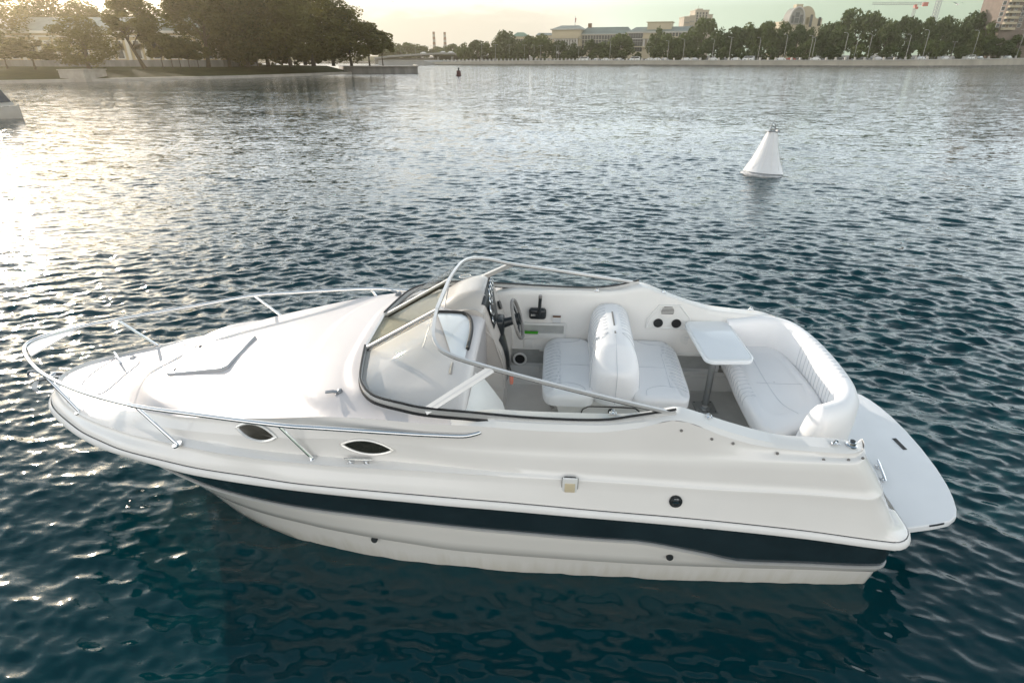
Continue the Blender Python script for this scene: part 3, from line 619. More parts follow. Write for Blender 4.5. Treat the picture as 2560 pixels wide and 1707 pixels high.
b=MB(); b.tube([(.40,-.326,1.44),(.30,-.326,1.44),(.20,-.326,1.32),(.12,-.326,1.05),(.11,-.326,.80),(.20,-.326,.77),(.37,-.326,.77)],.006,6); b.build('console_panel_edge',M['console'],con)
def cpt(y,t,off=.005):
    """point on the console profile (t = index along pts), lifted aft by off"""
    P=crom(csec(y),5); i=min(int(t*5),len(P)-2); p=P[i].lerp(P[i+1],t*5-i); d=(P[i+1]-P[i]).normalized(); n=Vector((d.z,0,-d.x)); 
    if n.x>0: n=-n
    return p+n*off
def patch(y0f,y1f,t0,t1,name,m,off=.005,n=10,parent=None):
    g=MB(); rows=[]
    for k in range(n+1):
        t=t0+(t1-t0)*k/n; ya,yb=y0f(k/n),y1f(k/n); rows.append([cpt(ya+(yb-ya)*j/8,t,off) for j in range(9)])
    g.grid(rows); return g.build(name,m,parent or con)
ip=patch(lambda s:-.40-.02*math.sin(s*3.1),lambda s:-.88+.30*s**1.6,4.6,7.4,'instrument_panel',M['dark'])
for (y,t,r) in ((-.84,5.3,.026),(-.77,5.35,.034),(-.69,5.5,.034),(-.60,5.7,.044),(-.52,6.1,.036),(-.46,6.6,.046),(-.435,7.1,.030)):
    c=cpt(y,t,.008); d=(cpt(y,t+.2,.008)-cpt(y,t-.2,.008)).normalized(); n=Vector((d.z,0,-d.x)); n=-n if n.x>0 else n
    g=MB(); g.ring(c,n,r,.0055,20,mi=0); g.disc(c,n,r*.9,.003,20,mi=1); g.build('gauge',[M['chrome'],M['dark']],ip)
patch(lambda s:-.40,lambda s:-.56+.06*s,8.1,10.6,'switch_panel',M['dark'])
g=MB(); g.disc(cpt(-.74,7.3,.004),(-.9,0,.3),.042,.02,20); g.build('ignition_switch',M['dark'],con)
g=MB(); g.ring((.53,-.93,1.668),(.1,-.1,1),.055,.004,24); g.build('compass_recess',M['liner'],con)
# steering wheel
n=Vector((-.955,0,.27)).normalized(); c=Vector((.0,-.55,1.42)); up=Vector((.27,0,.955)); wv=Vector((0,1,0))
g=MB(); g.ring(c,n,.182,.016,40); sw=g.build('steering_wheel',M['grey'],boat)
g=MB(); g.tube([c-n*.0,Vector((.17,-.55,1.36))],[.035,.05],14); g.disc(c-n*.02,n,.055,.045,20); g.build('wheel_hub',M['dark'],sw)
for a in (90,210,330):
    g=MB(); d=up*math.sin(R(a))+wv*math.cos(R(a)); g.strip([c+d*.04+n*.008,c+d*.178],.034,.012,up=n); g.build('wheel_spoke',M['dark'],sw)
g=MB(); g.rbox((.17,-.55,1.35),(.10,.17,.17),.03); g.build('wheel_column',M['dark'],con)
# throttle and plates on the starboard wall
yw=-.938
g=MB(); g.rbox((-.175,yw+.028,1.30),(.17,.07,.115),.03); th=g.build('throttle_box',M['dark'],boat)
g=MB(); g.tube([(-.19,yw+.07,1.31),(-.195,yw+.085,1.40),(-.20,yw+.09,1.50)],[.018,.016,.018],12); g.disc((-.18,yw+.06,1.305),(0,1,0),.024,.02); lv=g.build('throttle_lever',M['dark'],th)
g=MB(); g.tube([(-.2,yw+.09,1.50),(-.201,yw+.091,1.525)],.019,12); g.build('lever_grip',M['grey'],th)
fcv=bpy.data.curves.new('txt','FONT'); fcv.body='300c'; fcv.size=.030; fcv.extrude=.0006
fo=bpy.data.objects.new('tmp',fcv); COL.objects.link(fo); bpy.context.view_layer.update()
me=bpy.data.meshes.new_from_object(fo.evaluated_get(bpy.context.evaluated_depsgraph_get())); bpy.data.objects.remove(fo)
me.materials.clear(); me.materials.append(M['label']); tx=link(bpy.data.objects.new('lettering',me),th); tx.matrix_local=Matrix(((-1,0,0,-.108),(0,0,1,yw+.064),(0,1,0,1.288),(0,0,0,1)))
g=MB(); g.box((-.365,yw+.004,1.235),(.085,.006,.085),0); 
for zz_,hh,mi in ((1.262,.022,1),(1.232,.006,2),(1.222,.004,2),(1.206,.010,2),(1.274,.003,2)): g.box((-.365,yw+.0075,zz_),(.078,.003,hh),mi)
g.build('capacity_plate',[M['label'],M['brown'],M['seam']],boat,smooth=False)
# storage pocket
g=MB(); xa,xb,za,zb=.02,-.45,1.03,1.175
g.box(((xa+xb)/2,yw+.008,zb),(.49,.018,.022)); g.box(((xa+xb)/2,yw+.008,za-.01),(.49,.018,.026)); g.box((xb,yw+.008,(za+zb)/2),(.024,.0175,.13)); g.box(((xa+xb)/2,yw+.014,za+.022),(.45,.022,.045)); pk=g.build('storage_pocket',M['label'],boat,smooth=False)
g=MB(); g.box(((xa+xb)/2,yw+.002,(za+zb)/2),(.45,.004,.12)); g.build('pocket_back',M['shade'],pk,smooth=False)
g=MB(); g.rbox((-.085,-.93,.945),(.10,.02,.10),.006); g.build('access_plate',M['label'],boat)
g=MB(); g.ring((.0,-.925,.76),(0,1,.1),.062,.012,28); sr=g.build('pipe_ring',M['liner'],boat)
g=MB(); g.disc((.0,-.93,.76),(0,1,.1),.056,.006,24); g.build('pipe_opening',M['black'],sr)
# speaker panel with two cup holders
g=MB(); hp_=[(-1.235,1.165),(-1.245,1.27),(-1.345,1.42),(-1.55,1.425),(-1.665,1.285),(-1.665,1.16)]
cx_,cz_=-1.455,1.29
rows=[[(cx_+(x-cx_)*k,yw+o,cz_+(z-cz_)*k) for x,z in hp_] for k,o in ((1.0,0),(1.0,.014),(.95,.018),(.90,.012),(.88,.006))]
g.grid(rows,closed=True); g.add(rows[-1],[tuple(range(6))]); sp=g.build('speaker_panel',M['label'],boat,angle=25)
g=MB(); g.disc((-1.43,yw+.006,1.355),(0,1,0),.068,.008,28); gr=g.build('speaker_grille',M['liner'],sp)
g=MB()
for k in range(6):
    z=1.332+k*.014; w=math.sqrt(max(0,.062**2-(z-1.355)**2)); g.strip([(-1.43-w,yw+.0155,z),(-1.43+w,yw+.0155,z)],.003,.006)
g.build('grille_slot',M['black'],sp)
for x in (-1.355,-1.53):
    g=MB(); g.disc((x,yw+.006,1.225),(0,1,0),.046,.010,24); g.build('cup_holder',M['black'],sp)
g=MB(); g.disc((-1.66,yw+.002,1.06),(0,1,0),.07,.006,28); g.strip([(-1.63,yw+.009,1.075),(-1.68,yw+.009,1.072)],.004,.008,mi=1); g.strip([(-1.63,yw+.009,1.05),(-1.67,yw+.009,1.048)],.004,.004,mi=1); g.build('inspection_cover',[M['label'],M['seam']],boat)
# soft furnishings
def cushion(name,xr,yr_,zr,r,parent,m='vinyl',pleat=None,nx=26,nyy=36,sag=.0,corner=.12,dropx=0.,dropy=0.):
    """rounded slab: superellipse plan, eased top, hollow-stitched pleats along one edge"""
    x0,x1=xr; y0,y1=yr_; z0,z1=zr; rows=[]; V=[]; 
    cx_,cy_=(x0+x1)/2,(y0+y1)/2; hx,hy=abs(x1-x0)/2,abs(y1-y0)/2
    g=MB(); nu=64
    def outline(ins):
        o=[]
        for k in range(nu):
            a=2*math.pi*k/nu; c_,s_=math.cos(a),math.sin(a); e=.38
            px=(abs(c_)**e)*(1 if c_>=0 else -1); py=(abs(s_)**e)*(1 if s_>=0 else -1)
            o.append((cx_+px*(hx-ins),cy_+py*(hy-ins)))
        return o
    def pz(x,y,z,w):
        if pleat:
            ax,lo,hi,per=pleat
            q=(x if ax=='x' else y); f=sst(lo,lo+(.03 if hi>lo else -.03),q)
            oth=(y if ax=='x' else x)
            z-= .012*f*abs(math.cos(math.pi*oth/per))**10*w
        tx=(x-x0)/(x1-x0)
        return z-dropx*sst(.70,1.0,tx)*w
    rings=[(0.0,z0,0),(-.0,z0+(z1-z0)*.45,0)]
    for k in range(6):
        a=math.pi/2*k/5; rings.append((r*(1-math.cos(a)),z1-r+r*math.sin(a),math.sin(a)))
    R_=[]
    for ins,z,w in rings: R_.append([(x,y,pz(x,y,z,w)) for x,y in outline(ins)])
    for ins in [r+(min(hx,hy)-r)*k/9 for k in range(1,10)]:
        kx=(hx-r)*(1-(ins-r)/(min(hx,hy)-r)); ky=(hy-r)*(1-(ins-r)/(min(hx,hy)-r))
        o=[]
        for k in range(nu):
            a=2*math.pi*k/nu; c_,s_=math.cos(a),math.sin(a); e=.38
            x=cx_+(abs(c_)**e)*(1 if c_>=0 else -1)*kx; y=cy_+(abs(s_)**e)*(1 if s_>=0 else -1)*ky
            o.append((x,y,pz(x,y,z1+.008*(1-(kx/hx)),1)))
        R_.append(o)
    g.grid(R_,closed=True)
    return g.build(name,M[m],parent,angle=60)
def seam(name,pts,parent,r=.0016,closed=False):
    g=MB(); g.tube(crom(pts,5,closed),r,5,closed=closed); return g.build(name,M['seam'],parent)
ls=MB()
prof=[(1.0,.93),(1.0,.905),(.965,.90),(.93,.82),(.84,.70),(.76,.60),(.74,.5)]
def lsec(y,kk):
    return [(-.85+.50*k*kk,y,z) for k,z in prof]+[(-.85-.50*k*kk,y,z) for k,z in prof[::-1]]
ls.grid([lsec(-.92,1),lsec(-.4,1),lsec(-.02,1),lsec(.012,.98)]); l0=lsec(.012,.98); ls.add(l0,[tuple(range(len(l0)))]); seat=ls.build('lounge_seat',M['liner'],boat,angle=40)
g=MB(); g.tube(crom([(-.60,.018,.52),(-.60,.018,.80),(-.64,.018,.86),(-.70,.018,.875),(-1.02,.018,.875),(-1.08,.018,.86),(-1.11,.018,.80),(-1.11,.018,.52)],4),.005,6); g.disc((-.86,.012,.83),(0,1,0),.028,.012,16); g.build('locker_door_seam',M['black'],seat)
g=MB(); g.box((-.335,.03,.885),(.03,.02,.075),rot=Matrix.Rotation(R(25),3,'Y')); g.build('seat_strap_end',M['dark'],seat)
fc_=cushion('seat_cushion',(-.72,-.245),(-.93,.10),(.925,1.045),.055,seat,pleat=('x',-.42,-.2,.058),dropx=.035)
ac_=cushion('seat_cushion',(-1.01,-1.535),(-.93,.10),(.925,1.045),.055,seat,pleat=('x',-1.35,-1.6,.058),dropx=.035)
for xq,cc in ((-.405,fc_),(-1.36,ac_)):
    seam('seat_seam',[(xq,-.78,1.046),(xq,-.4,1.050),(xq,-.08,1.047)],cc)
    s=1 if xq>-1 else -1
    seam('seat_seam',[(xq,-.38,1.050),(xq-.14*s,-.38,1.054),(xq-.29*s,-.38,1.05)],cc); seam('seat_seam',[(xq-.22*s,.06,1.045),(xq-.20*s,-.03,1.050),(xq-.08*s,-.085,1.050),(xq+.05*s,-.07,1.045)],cc)
    seam('seat_seam',[(xq-.2*s,-.9,1.045),(xq-.18*s,-.84,1.05),(xq-.08*s,-.80,1.05),(xq+.05*s,-.80,1.045)],cc)
# pleat stitching over the rolled front edge of the two seat cushions
for xa,xb,cc in ((-.72,-.245,fc_),(-1.01,-1.535,ac_)):
    sg=1 if xb>xa else -1
    def zc_(x,y):
        dd=abs(xb-x); z=1.0465
        if dd<.055: z=1.0465-.055+math.sqrt(max(0,.055**2-(.055-dd)**2))
        return z-.035*sst(.70,1.,(x-xa)/(xb-xa))
    for k in range(13):
        y=-.77+k*.058
        if abs(y)<.02: continue
        pts_=[(xb-sg*q,y+.006*math.sin(q*40),zc_(xb-sg*q,y)+.001) for q in (.16,.13,.10,.075,.055,.04,.028,.018,.010,.004)]
        g=MB(); g.tube(pts_,.0019,5); g.build('pleat_stitch',M['seam'],cc)
# one thick back-to-back bolster, bell shaped, bulging at its near end
HWZ=[(0,1.44),(.06,1.436),(.115,1.412),(.158,1.36),(.182,1.29),(.190,1.21),(.196,1.13),(.200,1.06),(.190,.99),(.175,.93)]
yy=[-.938,-.934,-.92,-.89]+[-.86+i*.0145 for i in range(52)]+[-.09,-.06,-.03,0,.025,.045,.06,.07,.075]
rows=[]
def bol(y):
    k=1-max(0,(y+.10)/.175)**2.6 if y>-.10 else 1.; k=math.sqrt(max(.0,k)); k2=sst(-.945,-.895,y)**.5 if y<-.895 else 1.; k=min(k,k2)
    top=1.44-.05*sst(-.42,-.12,y)-.10*sst(-.2,.02,y); wide=1+.10*sst(-.35,-.08,y)
    p=1-.03*abs(math.cos(math.pi*y/.058))**8*(1 if y<-.30 else 0)
    sec=[]
    for w_,z in HWZ[::-1]:
        zq=.93+(z-.93)*(top-.93)/.51; zq=.93+(zq-.93)*(.82+.18*k); sec.append((w_*wide*max(.02,k)*(p if z>1.1 and w_>.03 else 1),zq))
    return sec
for y in yy:
    s_=bol(y); rows.append([(-.875+w_,y,z) for w_,z in s_]+[(-.875-w_,y,z) for w_,z in s_[::-1][1:]])
g=MB(); g.grid(rows); g.add(rows[-1],[tuple(range(len(rows[-1])))]); bo=g.build('seat_backrest',M['vinyl'],seat,angle=60)
def bolp(y,s,i,off=.002): q=bol(y)[i]; return Vector((-.875+s*(q[0]+off),y,q[1]+off*.5))
for s in (1,-1):
    for k in range(10):
        y=-.86+k*.058; seam('pleat_stitch',[bolp(y,s,i) for i in (8,7,6,5,4,3)],bo,.0018)
    seam('seat_seam',[bolp(-.33,s,8),bolp(-.29,s,7),bolp(-.22,s,6),bolp(-.13,s,5),bolp(-.06,s,4),bolp(-.03,s,2)],bo,.002)
seam('seat_seam',[Vector((-.875,y,bol(y)[-1][1]+.002)) for y in (-.30,-.2,-.1,-.03,.03,.06,.074)]+[(-.875,.078,1.1),(-.875,.078,.95)],bo,.002)
g=MB(); g.strip([(-.875,y,bol(y)[-1][1]-.001) for y in (-.93,-.7,-.5,-.32)],.014,.010); g.build('backrest_slit',M['grey'],seat)
# aft settee: base, cushion, wrap-round back
sp_=[(-2.0,-.95),(-2.38,-.95),(-2.52,-.82),(-2.59,-.3),(-2.59,.05),(-2.47,.27),(-2.33,.37),(-2.12,.47),(-2.04,.44),(-1.985,.28),(-1.965,-.1),(-1.97,-.5)]
sp2=[(p.x,p.y) for p in crom([(x,y,0) for x,y in sp_],4,True)]
g=MB(); bs=[(-2.25+(x+2.25)*.95,y*.95) for x,y in sp2]; g.grid([[(min(x,-2.33) if y>-.93 else min(x,-2.33),y,.5) for x,y in bs],[(x,y,.86) for x,y in bs],[(x,y,.93) for x,y in bs]],closed=True); aft=g.build('aft_settee',M['liner'],boat,angle=50)
def inside_front(x,y): return sst(-2.205,-2.17,x+.02*0)
rows=[]; n_=len(sp2)
cxs,cys=-2.28,-.22
def scl(k): return [(cxs+(x-cxs)*k,cys+(y-cys)*k) for x,y in sp2]
R_=[]
for k,z in ((1.0,.90),(1.02,.95),(1.025,.985),(1.01,1.015),(.975,1.033),(.92,1.040),(.84,1.043),(.76,1.043),(.70,1.034),(.66,1.040),(.5,1.044),(.3,1.045),(.1,1.045),(.01,1.045)):
    R_.append([(x,y,z-(.011*abs(math.cos(math.pi*y/.056))**8*sst(-2.2,-2.14,x)*sst(.20,.12,y) if .72<k<1.03 and z>.97 else 0)-(.0 if z>1.0 else 0)) for x,y in scl(k)])
g=MB(); g.grid(R_,closed=True); sc2=g.build('settee_cushion',M['vinyl'],aft,angle=70)
q=[(x,y,1.044) for x,y in scl(.70)]; 
seam('settee_seam',[(-2.21,-.92,1.046),(-2.205,-.6,1.046),(-2.21,-.2,1.046),(-2.24,.10,1.046),(-2.33,.24,1.046)],sc2,.0017)
for k in range(15):
    yq=-.80+k*.058; pr_=[]
    for ri in (8,7,6,5,4,3,2,1):
        row_=R_[ri]; c_=[p for p in row_ if p[0]>-2.2]; c_.sort(key=lambda p:p[1]); xq=float(np.interp(yq,[p[1] for p in c_],[p[0] for p in c_])); zq=float(np.interp(yq,[p[1] for p in c_],[p[2] for p in c_])); pr_.append((xq+.002,yq-.03*(ri/8)+.012,zq+.003))
    seam('pleat_stitch',pr_,sc2,.0019)
seam('settee_seam',[(-2.12,-.20,1.046),(-2.3,-.19,1.048),(-2.52,-.2,1.046)],sc2)
# backrest
path=crom([(-2.0,-.885,0),(-2.22,-.90,0),(-2.42,-.895,0),(-2.55,-.79,0),(-2.62,-.55,0),(-2.65,-.25,0),(-2.65,.08,0),(-2.615,.28,0),(-2.52,.43,0),(-2.39,.51,0),(-2.28,.55,0),(-2.21,.575,0)],8)
NP=len(path); rows=[]
for i,p in enumerate(path):
    a=path[max(0,i-1)]; b=path[min(NP-1,i+1)]; t=(b-a).normalized(); nrm=Vector((t.y,-t.x,0))   # outward (aft / to the sides)
    if nrm.dot(p-Vector((-2.2,-.2,0)))<0: nrm=-nrm
    u=i/(NP-1); endk=sst(1.0,.86,u); hgt=1.335-.30*(1-endk)**1.2; hgt-= .03*sst(.0,.12,.12-u)
    th_=.075*(.55+.45*endk); plt=1-.04*abs(math.cos(math.pi*(p.y)/.058))**8*(1 if (p.x<-2.55 and -.45<p.y<.12) else 0)
    flare=.005+.015*endk
    sec=[(-.05,.98),(-.055,1.02),(-.06*1-.0,min(1.12,hgt-.08)),(-.055,hgt-.05),(-.035,hgt-.012),(.0,hgt+.004),(.035,hgt-.004),(.068+flare*.3,hgt-.03),(.085+flare,hgt-.09),(.10+flare*.7,min(1.1,hgt-.16)),(.105,.85),(.05,.66),(.02,.56)]
    rows.append([p+nrm*(d*plt if 1<j<5 else d*(.6+.4*endk))+Vector((0,0,z)) for j,(d,z) in enumerate(sec)])
g=MB(); g.grid(rows); g.add(rows[0],[tuple(range(len(rows[0])))]); g.add(rows[-1],[tuple(range(len(rows[-1])))]); bk_=g.build('settee_backrest',M['vinyl'],aft,angle=70)
seam('settee_seam',[rows[i][1] for i in range(2,NP-10,4)],bk_)
for k in range(12):
    yq=-.52+k*.058; i=min(range(NP),key=lambda i:abs(path[i].y-yq)+(9 if path[i].x>-2.55 else 0)); A_=rows[max(0,i-1)]; B_2=rows[min(NP-1,i+1)]; seam('pleat_stitch',[rows[i][j]+Vector((.003,yq-path[i].y,.002)) for j in (1,2,3,4,5,6)],bk_,.0018)
seam('settee_seam',[rows[i][10]+Vector((0,.004,.0)) for i in range(NP-34,NP-4,4)],bk_)
# table
tb=empty('dinette_table',parent=boat); tb.location=(-1.835,-.555,.5); tb.rotation_euler=(0,0,R(5))
def rrect(hx,hy,r,n=6):
    o=[]
    for cx_,cy_,a0 in ((hx-r,hy-r,0),(-hx+r,hy-r,90),(-hx+r,-hy+r,180),(hx-r,-hy+r,270)):
        for k in range(n+1): a=R(a0+90*k/n); o.append((cx_+r*math.cos(a),cy_+r*math.sin(a)))
    return o
g=MB(); g.prism(rrect(.215,.375,.085),.732,.768,bev=.012); g.build('tabletop',M['acrylic'],tb,angle=50)
g=MB(); g.tube([(x,y,.7685) for x,y in rrect(.198,.358,.07)],.0028,6,closed=True); g.build('tabletop_edge_line',M['label'],tb)
g=MB(); g.lathe([(.034,.01),(.030,.05),(.030,.735)]); g.build('pedestal',M['alug'],tb)
g=MB(); g.rbox((0,0,.006),(.20,.20,.010),.004); g.lathe([(.065,.010),(.060,.018),(.045,.022),(.036,.03)]); bpz=g.build('base_plate',M['alug'],tb,angle=40)
for a,b in ((-1,-1),(-1,1),(1,-1),(1,1),(0,1),(0,-1)): g=MB(); g.disc((a*.08,b*.08,.011),(0,0,1),.007,.003,8); g.build('plate_screw',M['dark'],bpz)
g=MB(); g.lathe([(.036,.02),(.036,.05)]); g.build('pedestal_collar',M['label'],tb)
# loose things lying or hanging in the boat
def inboat(o,loc=(0,0,0)):
    o.matrix_world=boat.matrix_world@Matrix.Translation(loc); return o
g=MB(); g.rbox((0,0,0),(.165,.03,.022),.006); g.strip([(.08,0,.004),(.02,.012,.012),(-.05,.01,.009),(-.085,.006,.014)],.02,.006); o=g.build('cloth_strap',M['green']); inboat(o,(-.10,-.905,1.088)); tag(o,'bright green rolled strap lying in the pocket of the far cockpit wall','strap')
kf=empty('key_float'); inboat(kf,(.045,-.37,.875)); tag(kf,'orange foam key float hanging from the switch panel on a dark cord','key float')
g=MB(); g.lathe([(0,-.055),(.016,-.05),(.020,-.02),(.020,.03),(.014,.05),(0,.055)],seg=14); g.build('float_body',M['orange'],kf)
g=MB(); g.tube(crom([(0,0,.05),(.005,.005,.10),(.02,-.01,.15),(.025,-.03,.20)],4),.006,6); g.build('cord',M['dark'],kf)
an=empty('anchor'); inboat(an,(4.17,0,.955)); tag(an,'dark steel anchor stowed in the bow roller at the very tip of the boat','anchor')
g=MB(); g.tube([(-.12,0,.02),(.16,0,.0),(.25,0,-.03)],[.016,.018,.02],8); g.tube(crom([(.16,0,.0),(.24,.0,.05),(.31,0,.06),(.345,0,.02),(.33,0,-.02)],4),.012,8); g.build('shank',M['galv'],an)
for s in (1,-1):
    g=MB(); g.grid([[(.25,.01*s,-.03),(.30,.02*s,-.045),(.33,.03*s,-.075)],[(.20,.11*s,-.05),(.26,.10*s,-.07),(.315,.06*s,-.09)],[(.16,.13*s,-.075),(.20,.13*s,-.085),(.29,.08*s,-.10)]]); g.build('fluke',M['galv'],an)
# ---------------------------------------------------------------- trees
def leafmat(name,c1,c2,tr):
    m=bpy.data.materials.new(name); m.use_nodes=True; nt=m.node_tree; N=nt.nodes; b=N['Principled BSDF']; b.inputs['Roughness'].default_value=.6; b.inputs['Specular IOR Level'].default_value=.25
    tc=N.new('ShaderNodeTexCoord'); nz=N.new('ShaderNodeTexNoise'); nz.inputs['Scale'].default_value=.55; nz.inputs['Detail'].default_value=4; nt.links.new(tc.outputs['Object'],nz.inputs[0])
    oi=N.new('ShaderNodeObjectInfo'); ad=N.new('ShaderNodeMath'); ad.operation='MULTIPLY_ADD'; nt.links.new(oi.outputs['Random'],ad.inputs[0]); ad.inputs[1].default_value=.35; nt.links.new(nz.outputs[0],ad.inputs[2])
    cr=N.new('ShaderNodeValToRGB'); nt.links.new(ad.outputs[0],cr.inputs[0]); cr.color_ramp.elements[0].position=.42; cr.color_ramp.elements[1].position=.95
    cr.color_ramp.elements[0].color=(*c1,1); cr.color_ramp.elements[1].color=(*c2,1); nt.links.new(cr.outputs[0],b.inputs['Base Color'])
    t=N.new('ShaderNodeBsdfTranslucent'); nt.links.new(cr.outputs[0],t.inputs[0]); mx=N.new('ShaderNodeMixShader'); mx.inputs[0].default_value=tr
    nt.links.new(b.outputs[0],mx.inputs[1]); nt.links.new(t.outputs[0],mx.inputs[2]); nt.links.new(mx.outputs[0],N['Material Output'].inputs[0]); return m
M['leaf']=leafmat('leaves_green',(.030,.054,.014),(.095,.125,.030),.30)
M['leafi']=leafmat('leaves_linden',(.045,.060,.015),(.150,.140,.034),.55)
M['bark']=mat('bark',(.075,.06,.045),.9,var=.3,scale=4,bump=.4,bscale=10)
def crown_mesh(name,seed,H,Rc,h0,nb,nl,ls,m,shape='oval'):
    g=np.random.default_rng(seed); cz=(h0+H)/2; hz_=(H-h0)/2
    C=[];Rb=[]
    for i in range(nb):
        u=g.random()*2-1; a=g.random()*6.283; e=math.sqrt(max(0,1-u*u))
        if shape=='cone': prof=(1-(u+1)/2)**.8+.08
        elif shape=='col': prof=(1-abs(u)**3)
        else: prof=e**.75*(1.08-.25*u)
        q=(.25+.62*g.random()**.5)
        rr_=min(Rc,hz_)*(.20+.20*g.random())*(1 if shape!='cone' else .6)
        C.append((math.cos(a)*Rc*prof*q,math.sin(a)*Rc*prof*q,cz+u*(hz_-rr_*.6))); Rb.append(rr_)
    C=np.array(C); Rb=np.array(Rb)
    w=Rb**2/np.sum(Rb**2); idx=g.choice(nb,nl,p=w)
    d=g.normal(size=(nl,3)); d/=np.linalg.norm(d,axis=1)[:,None]
    P=C[idx]+d*(Rb[idx]*(.66+.40*g.random(nl)+.25*(g.random(nl)**6)))[:,None]; 
    n=d+g.normal(size=(nl,3))*.55; n/=np.linalg.norm(n,axis=1)[:,None]
    t=np.cross(n,g.normal(size=(nl,3))); t/=np.linalg.norm(t,axis=1)[:,None]; b=np.cross(n,t)
    s=ls*(.55+.9*g.random(nl))[:,None]; k=(.55+.5*g.random(nl))[:,None]
    V=np.stack([P-t*s*.5,P-b*s*k*.5+t*s*.08+n*s*.12,P+t*s*.55,P+b*s*k*.5-t*s*.05+n*s*.12],1).reshape(-1,3)
    F=np.arange(nl*4).reshape(-1,4)
    me=bpy.data.meshes.new(name); me.vertices.add(len(V)); me.vertices.foreach_set('co',V.ravel().astype(np.float32)); me.loops.add(F.size); me.polygons.add(nl)
    me.loops.foreach_set('vertex_index',F.ravel().astype(np.int32)); me.polygons.foreach_set('loop_start',np.arange(0,F.size,4,dtype=np.int32)); me.materials.append(m); me.update(calc_edges=True)
    return me,C
def trunk_mesh(name,seed,H,h0,C,r,lean=(0,0)):
    g=random.Random(seed); b=MB(); top=h0+(H-h0)*.55
    sp=[(lean[0]*t+g.uniform(-.15,.15)*t,lean[1]*t+g.uniform(-.15,.15)*t,top*t) for t in (0,.2,.4,.6,.8,1)]
    b.tube(sp,[r*1.35,r,r*.85,r*.7,r*.5,r*.25],7)
    for c in C[:7]:
        k=g.uniform(.4,.75); s=Vector(sp[0]).lerp(Vector(sp[-1]),k); e=Vector(c); b.tube([s,s.lerp(e,.5)+Vector((0,0,.3)),e],[r*.4,r*.25,r*.08],5)
    me=bpy.data.meshes.new(name); me.from_pydata(b.v,[],b.f); me.materials.append(M['bark']); me.polygons.foreach_set('use_smooth',[True]*len(b.f)); return me
KIND={}
def kind(k,seed,H,Rc,h0,nb,nl,ls,m,shape='oval',r=.3,lean=(0,0)):
    cm,C=crown_mesh(k+'_crown',seed,H,Rc,h0,nb,nl,ls,m,shape); KIND[k]=(cm,trunk_mesh(k+'_trunk',seed,H,h0,C,r,lean),H,Rc)
for i in range(4): kind('bank%d'%i,20+i,14,6.2,1.6,34,2600,1.0,M['leaf'],r=.28)
for i in range(2): kind('spread%d'%i,40+i,16,9.,2.0,44,3600,1.05,M['leaf'],r=.4)
for i in range(2): kind('low%d'%i,50+i,7,3.6,.5,20,1100,.75,M['leaf'],r=.14)
kind('cone',60,4,1.1,.3,26,700,.4,M['leaf'],'cone',r=.08)
for i in range(4): kind('linden%d'%i,70+i,24,7.0,2.0,64,8200,.60,M['leafi'],r=.36,lean=((-.8,.9,.3,-.5)[i],0))
for i in range(2): kind('young%d'%i,80+i,8.5,2.6,2.4,24,2600,.42,M['leafi'],r=.10)
kind('lean',90,20,4.2,7.0,40,7000,.5,M['leafi'],r=.30,lean=(-3.2,0)); kind('tall0',91,24,6.0,9.0,46,9000,.58,M['leafi'],r=.34,lean=(-.9,0))
kind('bush',92,3,2.2,.1,16,900,.4,M['leafi'],r=.06)
def tree(k,loc,H,Rc,label,group,rz=None,name='tree',cat='tree'):
    cm,tm,H0,R0=KIND[k]
    e=empty(name,loc,random.uniform(0,6.28) if rz is None else rz); e.scale=(Rc/R0,Rc/R0,H/H0); tag(e,label,cat,group)
    link(bpy.data.objects.new('crown',cm),e); link(bpy.data.objects.new('trunk',tm),e); return e
# ---------------------------------------------------------------- the wooded island on the left
M['grass']=mat('bank_grass',(.045,.052,.018),1.,spec=.05,var=.35,scale=.35,bump=.4,bscale=3)
M['quay']=mat('quay_granite',(.20,.19,.175),.8,var=.35,scale=.5,bump=.5,bscale=1.5,stretch=(1,1,.25))
M['stone']=mat('pale_stone',(.34,.31,.27),.8,var=.2,scale=.6)
edge=[(-420,218),(-150,213),(0,210),(250,204.5),(450,199.5),(600,196),(760,190),(880,185)]
E_=[onwater(a,b) for a,b in edge]
bt=MB(); rows=[[],[],[],[],[]]
for p in E_:
    d=Vector((p.x*.10-.2,1,0)).normalized()
    for k,(s,z) in enumerate(((0,-.3),(.05,.42),(.5,.5),(9,1.75),(90,2.0))): rows[k].append((p.x+d.x*s,p.y+s,z))
bt.grid(rows[:3][::-1],0); bt.grid(rows[2:][::-1],1)
tag(bt.build('island_bank',[M['stone'],M['grass']],angle=30),'low grassy river bank with a pale stone edge',kind='structure')
# granite quay at the tip of the island
q0,q1=onwater(880,185),onwater(1045,183.2); z1=at(1045,164.5,q1.y).z; z0=at(880,166,q0.y).z
g=MB(); n=(q1-q0); a=[q0+Vector((-2,0,0)),q1,q1+Vector((-6,34,0)),q0+Vector((-14,40,0))]
zt=(z0+z1)/2
g.add([(p.x,p.y,-.4) for p in a]+[(p.x,p.y,zt-.25) for p in a],[(0,1,5,4),(1,2,6,5),(2,3,7,6),(3,0,4,7),(4,5,6,7)],0)
for i,j in ((0,1),(1,2)): g.strip([(a[i].x,a[i].y-.05,zt-.12),(a[j].x+.05,a[j].y-.05,zt-.12)],.9,.26,mi=1)
o=g.build('granite_quay',[M['quay'],M['stone']],smooth=False); tag(o,'weathered grey granite quay wall at the right end of the wooded island','quay')
